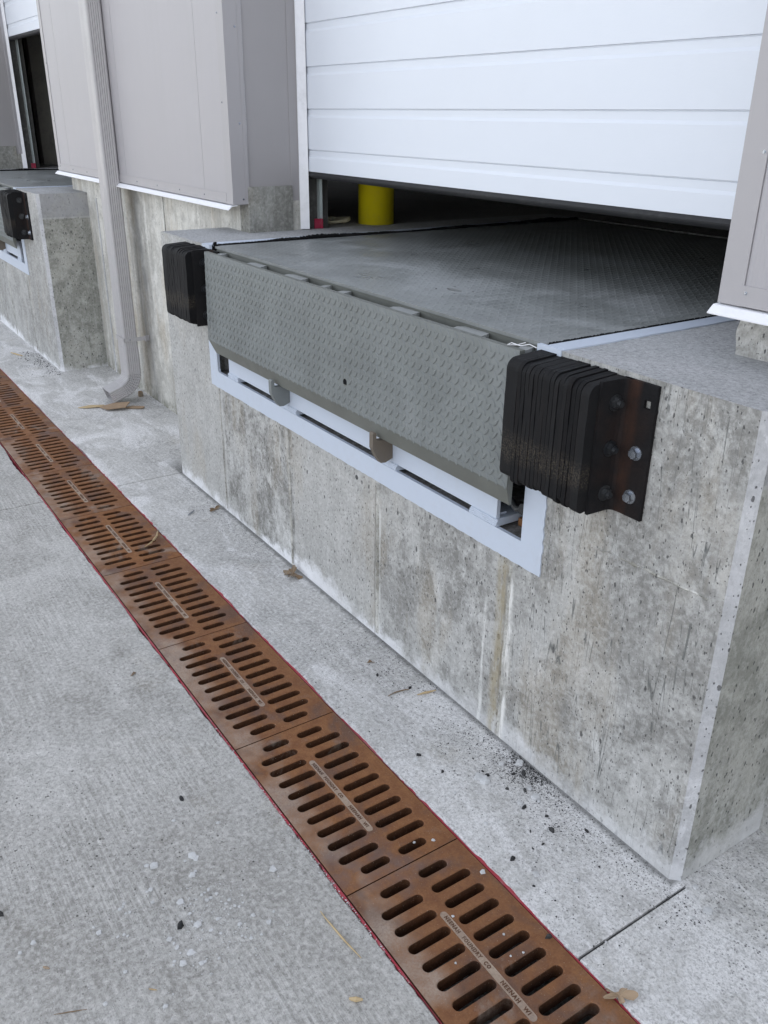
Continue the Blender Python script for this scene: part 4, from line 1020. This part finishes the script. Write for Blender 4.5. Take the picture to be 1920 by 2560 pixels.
BLK = [(-1.957,1.3,0.007),(-1.569,1.185,0.007),(-1.477,1.201,0.006),(-1.362,1.36,0.006),(-1.349,1.385,0.012),(-1.396,1.295,0.007),(-1.327,1.307,0.006),(-1.297,1.344,0.008),(-1.25,1.298,0.008),(-1.151,1.303,0.009),(-1.194,1.326,0.005),(-1.101,1.377,0.007),(-1.417,1.296,0.004),(-1.317,1.402,0.005),(-1.842,1.348,0.006),(-1.135,1.156,0.009),(-1.178,1.255,0.004),(-1.129,1.252,0.004),(-1.044,1.144,0.004),(-1.132,1.222,0.004),(-1.0,1.317,0.003)]
BLKY = [(-1.396,0.403,0.008),(-1.648,0.074,0.007),(-1.772,0.555,0.007)]
def scatter(L, name, m, lab, cat, grp, z=.0005, k=2.15, elong=False):
    for x, y, s_ in L:
        bm = chip_bm(rg, s_*k, .55 if elong else .2)
        for v in bm.verts: v.co = Vector((v.co.x*(1.4 if elong else 1), v.co.y*(.75 if elong else 1), v.co.z))
        me = bpy.data.meshes.new(name); bm.to_mesh(me); bm.free(); me.materials.append(m)
        o = bpy.data.objects.new(name, me); COL.objects.link(o); o.location = (x, y, z); o.rotation_euler = (0, 0, rg.uniform(0, 6.28)); tag(o, lab, cat, grp)
for sel, lab in ((lambda x, y, s_: y < .3, 'pale concrete chip on the open yard slab near the bottom left corner'),
                 (lambda x, y, s_: y >= .3 and x < -1.535, 'pale concrete chip of the upper loose group on the yard slab'),
                 (lambda x, y, s_: y >= .3 and x > -1.29, 'pale concrete chip between the dense scatter and the near grates'),
                 (lambda x, y, s_: y >= .3 and -1.535 <= x <= -1.29 and s_ >= .008, 'larger pale concrete chip within the dense scatter on the yard slab'),
                 (lambda x, y, s_: y >= .3 and -1.535 <= x <= -1.29 and s_ < .008, 'tiny pale concrete chip within the dense scatter on the yard slab')):
    scatter([q for q in YARD if sel(*q)], 'concrete_chip', M_chip, lab, 'concrete chip', 'chips: '+lab)
for sel, lab in ((lambda x, y, s_: x > -1.23, 'whitish concrete chip on the apron near the platform corner'), (lambda x, y, s_: x <= -1.23, 'whitish concrete chip among the black crumbs below the near platform')):
    scatter([q for q in APR if sel(*q)], 'concrete_chip', M_chip, lab, 'concrete chip', 'chips: '+lab, k=2.5)
scatter(GRT, 'concrete_chip', M_chip, 'tiny white grit chip lying on a near rusty grate', 'concrete chip', 'grit chips on the grates', z=.0006)
scatter(BLK, 'rubber_bit', M_crumb, 'small black rubber bit on the apron below the near platform', 'rubber bit', 'black rubber bits on the apron', elong=True, k=1.7)
scatter(BLKY, 'rubber_bit', M_crumb, 'small black bit lying on the yard slab left of the grates', 'rubber bit', 'black bits on the yard slab', elong=True)
bm = chip_bm(rg, .016, .5)
for v in bm.verts: v.co.x *= .6; v.co.y *= 1.25
o = from_bm('rubber_chunk', bm, M_crumb); o.location = (-.921, 1.074, .001); o.rotation_euler[2] = -.5; tag(o, 'black rubber chunk sitting on the edge of the lettered grate', 'rubber chunk')
# uncountable grit
def grit(name, n_, fn, m, s0, s1, label, cat):
    V = []; Fc = []
    while len(V) < n_*5:
        x, y = fn(); s_ = rg.uniform(s0, s1)*(1 if rg.random() < .85 else 1.7); b0 = len(V)
        for k in range(4):
            a = k*math.pi/2+rg.uniform(-.5, .5); V.append((x+s_*math.cos(a)*rg.uniform(.6, 1), y+s_*math.sin(a)*rg.uniform(.6, 1), -.0002))
        V.append((x, y, s_*rg.uniform(.4, .9)))
        for k in range(4): Fc.append((b0+k, b0+(k+1)%4, b0+4))
    me = bpy.data.meshes.new(name); me.from_pydata(V, [], Fc); me.materials.append(m); o = bpy.data.objects.new(name, me); COL.objects.link(o); tag(o, label, cat, kind='stuff')
def crumb_pt():
    while True:
        if rg.random() < .45: x, y = rg.gauss(-1.33, .10), 1.425-abs(rg.gauss(0, .05))
        else: x, y = rg.uniform(-2.3, -.75), 1.425-abs(rg.gauss(0, .13))
        if y > 1.10 and rg.random() < .35+.65*(mnoise.noise((x*6, y*6, 0)) > 0): return x, y
grit('rubber_crumbs', 5200, crumb_pt, M_crumb, .0007, .0023, 'fine black rubber crumbs strewn along the foot of the near platform', 'crumbs')
def pale_pt():
    c = rg.random()
    if c < .3: return rg.gauss(-1.38, .08), rg.gauss(.47, .06)
    if c < .55: return rg.uniform(-2.0, -1.0), T0-.004-abs(rg.gauss(0, .012))
    if c < .8: return rg.uniform(-2.0, -.6), rg.uniform(1.12, 1.42)
    return rg.uniform(-1.9, -.9), rg.uniform(-.1, .7)
grit('pale_grit', 3000, pale_pt, M_chip, .0006, .0021, 'fine pale grit strewn over the slabs beside the near grates', 'grit')
def brk_pt(): x = rg.uniform(-6.9, -6.1); return x, 1.42-abs(rg.gauss(0, .07))
grit('far_rubber_crumbs', 500, brk_pt, M_crumb, .0015, .005, 'black rubber crumbs strewn along the foot of the farther platform', 'crumbs')

def sliver(name, a, b_, wd, m, label, cat, z=.002, lift=0., bow=0., parts=7):
    a = Vector((*a, z)); b_ = Vector((*b_, z+lift)); d = (b_-a); nrm = Vector((-d.y, d.x, 0)).normalized(); mb = MB()
    pts = [a+d*t/parts+nrm*bow*math.sin(math.pi*t/parts)+nrm*rg.uniform(-.12, .12)*wd for t in range(parts+1)]
    mb.tube(pts, [wd/2*(.35+.65*math.sin(math.pi*min(.97, max(.06, t/parts)))) for t in range(parts+1)], 6)
    return tag(mb.obj(name, m), label, cat)
sliver('wood_splinter', (-1.257, .684), (-1.104, .698), .0048, M_wood, 'long thin tan wood splinter on the yard slab beside the near grates', 'splinter', bow=-.002, z=.003)
sliver('wood_splinter', (-1.799, 1.346), (-1.786, 1.409), .008, M_wood, 'short pale torn wood splinter against the foot of the near platform', 'splinter', z=.004)
sliver('twig', (-1.844, 1.265), (-1.837, 1.342), .005, M_leaf, 'short brown twig beside the pale splinter below the near platform', 'twig', z=.003, bow=.006)
sliver('twig', (-3.36, 1.080), (-3.223, .975), .010, M_wood, 'dry curled twig lying across the slots of a grate', 'twig', z=.006, bow=.014, lift=.01)
sliver('twig', (-1.335, .110), (-1.310, .170), .0022, M_leaf, 'thin dark twig on the yard slab near the bottom edge', 'twig')
sliver('wood_peg', (-1.036, .625), (-1.018, .647), .011, M_wood, 'short pale wood peg on the yard slab near the bottom edge', 'wood peg', z=.005, parts=2)
sliver('wood_splinter', (-1.285, .290), (-1.273, .303), .0035, M_wood, 'tiny pale wood sliver on the lower left yard slab', 'splinter', parts=3)
sliver('wood_scrap', (-1.458, .120), (-1.446, .130), .006, M_oak, 'tiny tan wood scrap near the bottom left corner', 'wood scrap', parts=3)
sc_ = sliver('machine_screw', (-3.444, 1.253), (-3.482, 1.299), .009, M_zinc, 'silver screw lying on the apron near the left end of the platform', 'screw', z=.006, parts=4)
sliver('wood_splinter', (-6.9, 1.25), (-6.75, 1.30), .012, M_wood, 'pale wood strip on the apron below the farther platform', 'splinter', z=.006)
def leafy(name, c, size, m, label, lobes, seed):
    rg2 = random.Random(seed); bm = bmesh.new(); n_ = 48; ctr = bm.verts.new((0, 0, size*.08)); ring = []
    for k in range(n_):
        a = 2*math.pi*k/n_; r_ = size/2*(.72+.24*math.cos(lobes*a+seed)+.12*math.cos(11*a)+rg2.uniform(-.08, .08))*(1+.35*math.cos(2*a))
        ring.append(bm.verts.new((r_*math.cos(a), r_*math.sin(a)*.8, size*.10*math.sin(2*a+seed)+size*.04*math.sin(5*a)+size*.12)))
    for k in range(n_): bm.faces.new((ctr, ring[k], ring[(k+1)%n_]))
    o = from_bm(name, bm, m); so_ = o.modifiers.new('t', 'SOLIDIFY'); so_.thickness = .0006
    o.location = (*c, .0015); o.rotation_euler[2] = seed; tag(o, label, 'leaf'); return o
leafy('oak_leaf', (-.735, 1.096), .062, M_oak, 'tan lobed oak leaf on the grate edge at bottom right', 5, 1)
leafy('dry_leaf', (-3.445, 1.383), .06, M_leaf, 'curled brown leaf on the apron by the left end of the platform foot', 3, 2)
leafy('dry_leaf', (-2.698, 1.385), .10, M_leaf, 'crumpled brown leaf clump against the foot of the near platform', 4, 3)
leafy('dry_leaf', (-2.032, 1.321), .022, M_leaf, 'tiny reddish brown leaf bit on the apron below the near platform', 3, 4)
leafy('dry_leaf', (-2.391, .638), .02, M_leaf, 'tiny brown leaf bit on the broomed yard slab left of the grates', 2, 5)
def card(name, pts, label, m=M_card):
    mb = MB(); mb.prism(pts, (0, 0, .004)); o = mb.obj(name, m); tag(o, label, 'cardboard', 'torn cardboard below the downspout'); return o
card('cardboard_scrap', [(-5.23, 1.40, .004), (-5.13, 1.42, .012), (-5.09, 1.52, .020), (-5.15, 1.57, .030), (-5.22, 1.50, .018)], 'brown square torn cardboard flap below the downspout mouth')
card('cardboard_scrap', [(-5.29, 1.29, .002), (-5.25, 1.33, .004), (-5.22, 1.42, .008), (-5.25, 1.44, .006), (-5.30, 1.36, .003)], 'long torn cardboard strip left of the brown flap below the downspout', M_wood)
card('cardboard_scrap', [(-5.14, 1.53, .002), (-5.10, 1.56, .004), (-5.06, 1.62, .006), (-5.09, 1.64, .006), (-5.15, 1.58, .003)], 'small torn cardboard end right of the brown flap below the downspout', M_card)
bm = chip_bm(rg, .035, .8); o = from_bm('pebble', bm, M_oak); o.location = (-5.33, 1.70, .001); tag(o, 'tan pebble behind the foot of the downspout', 'pebble')
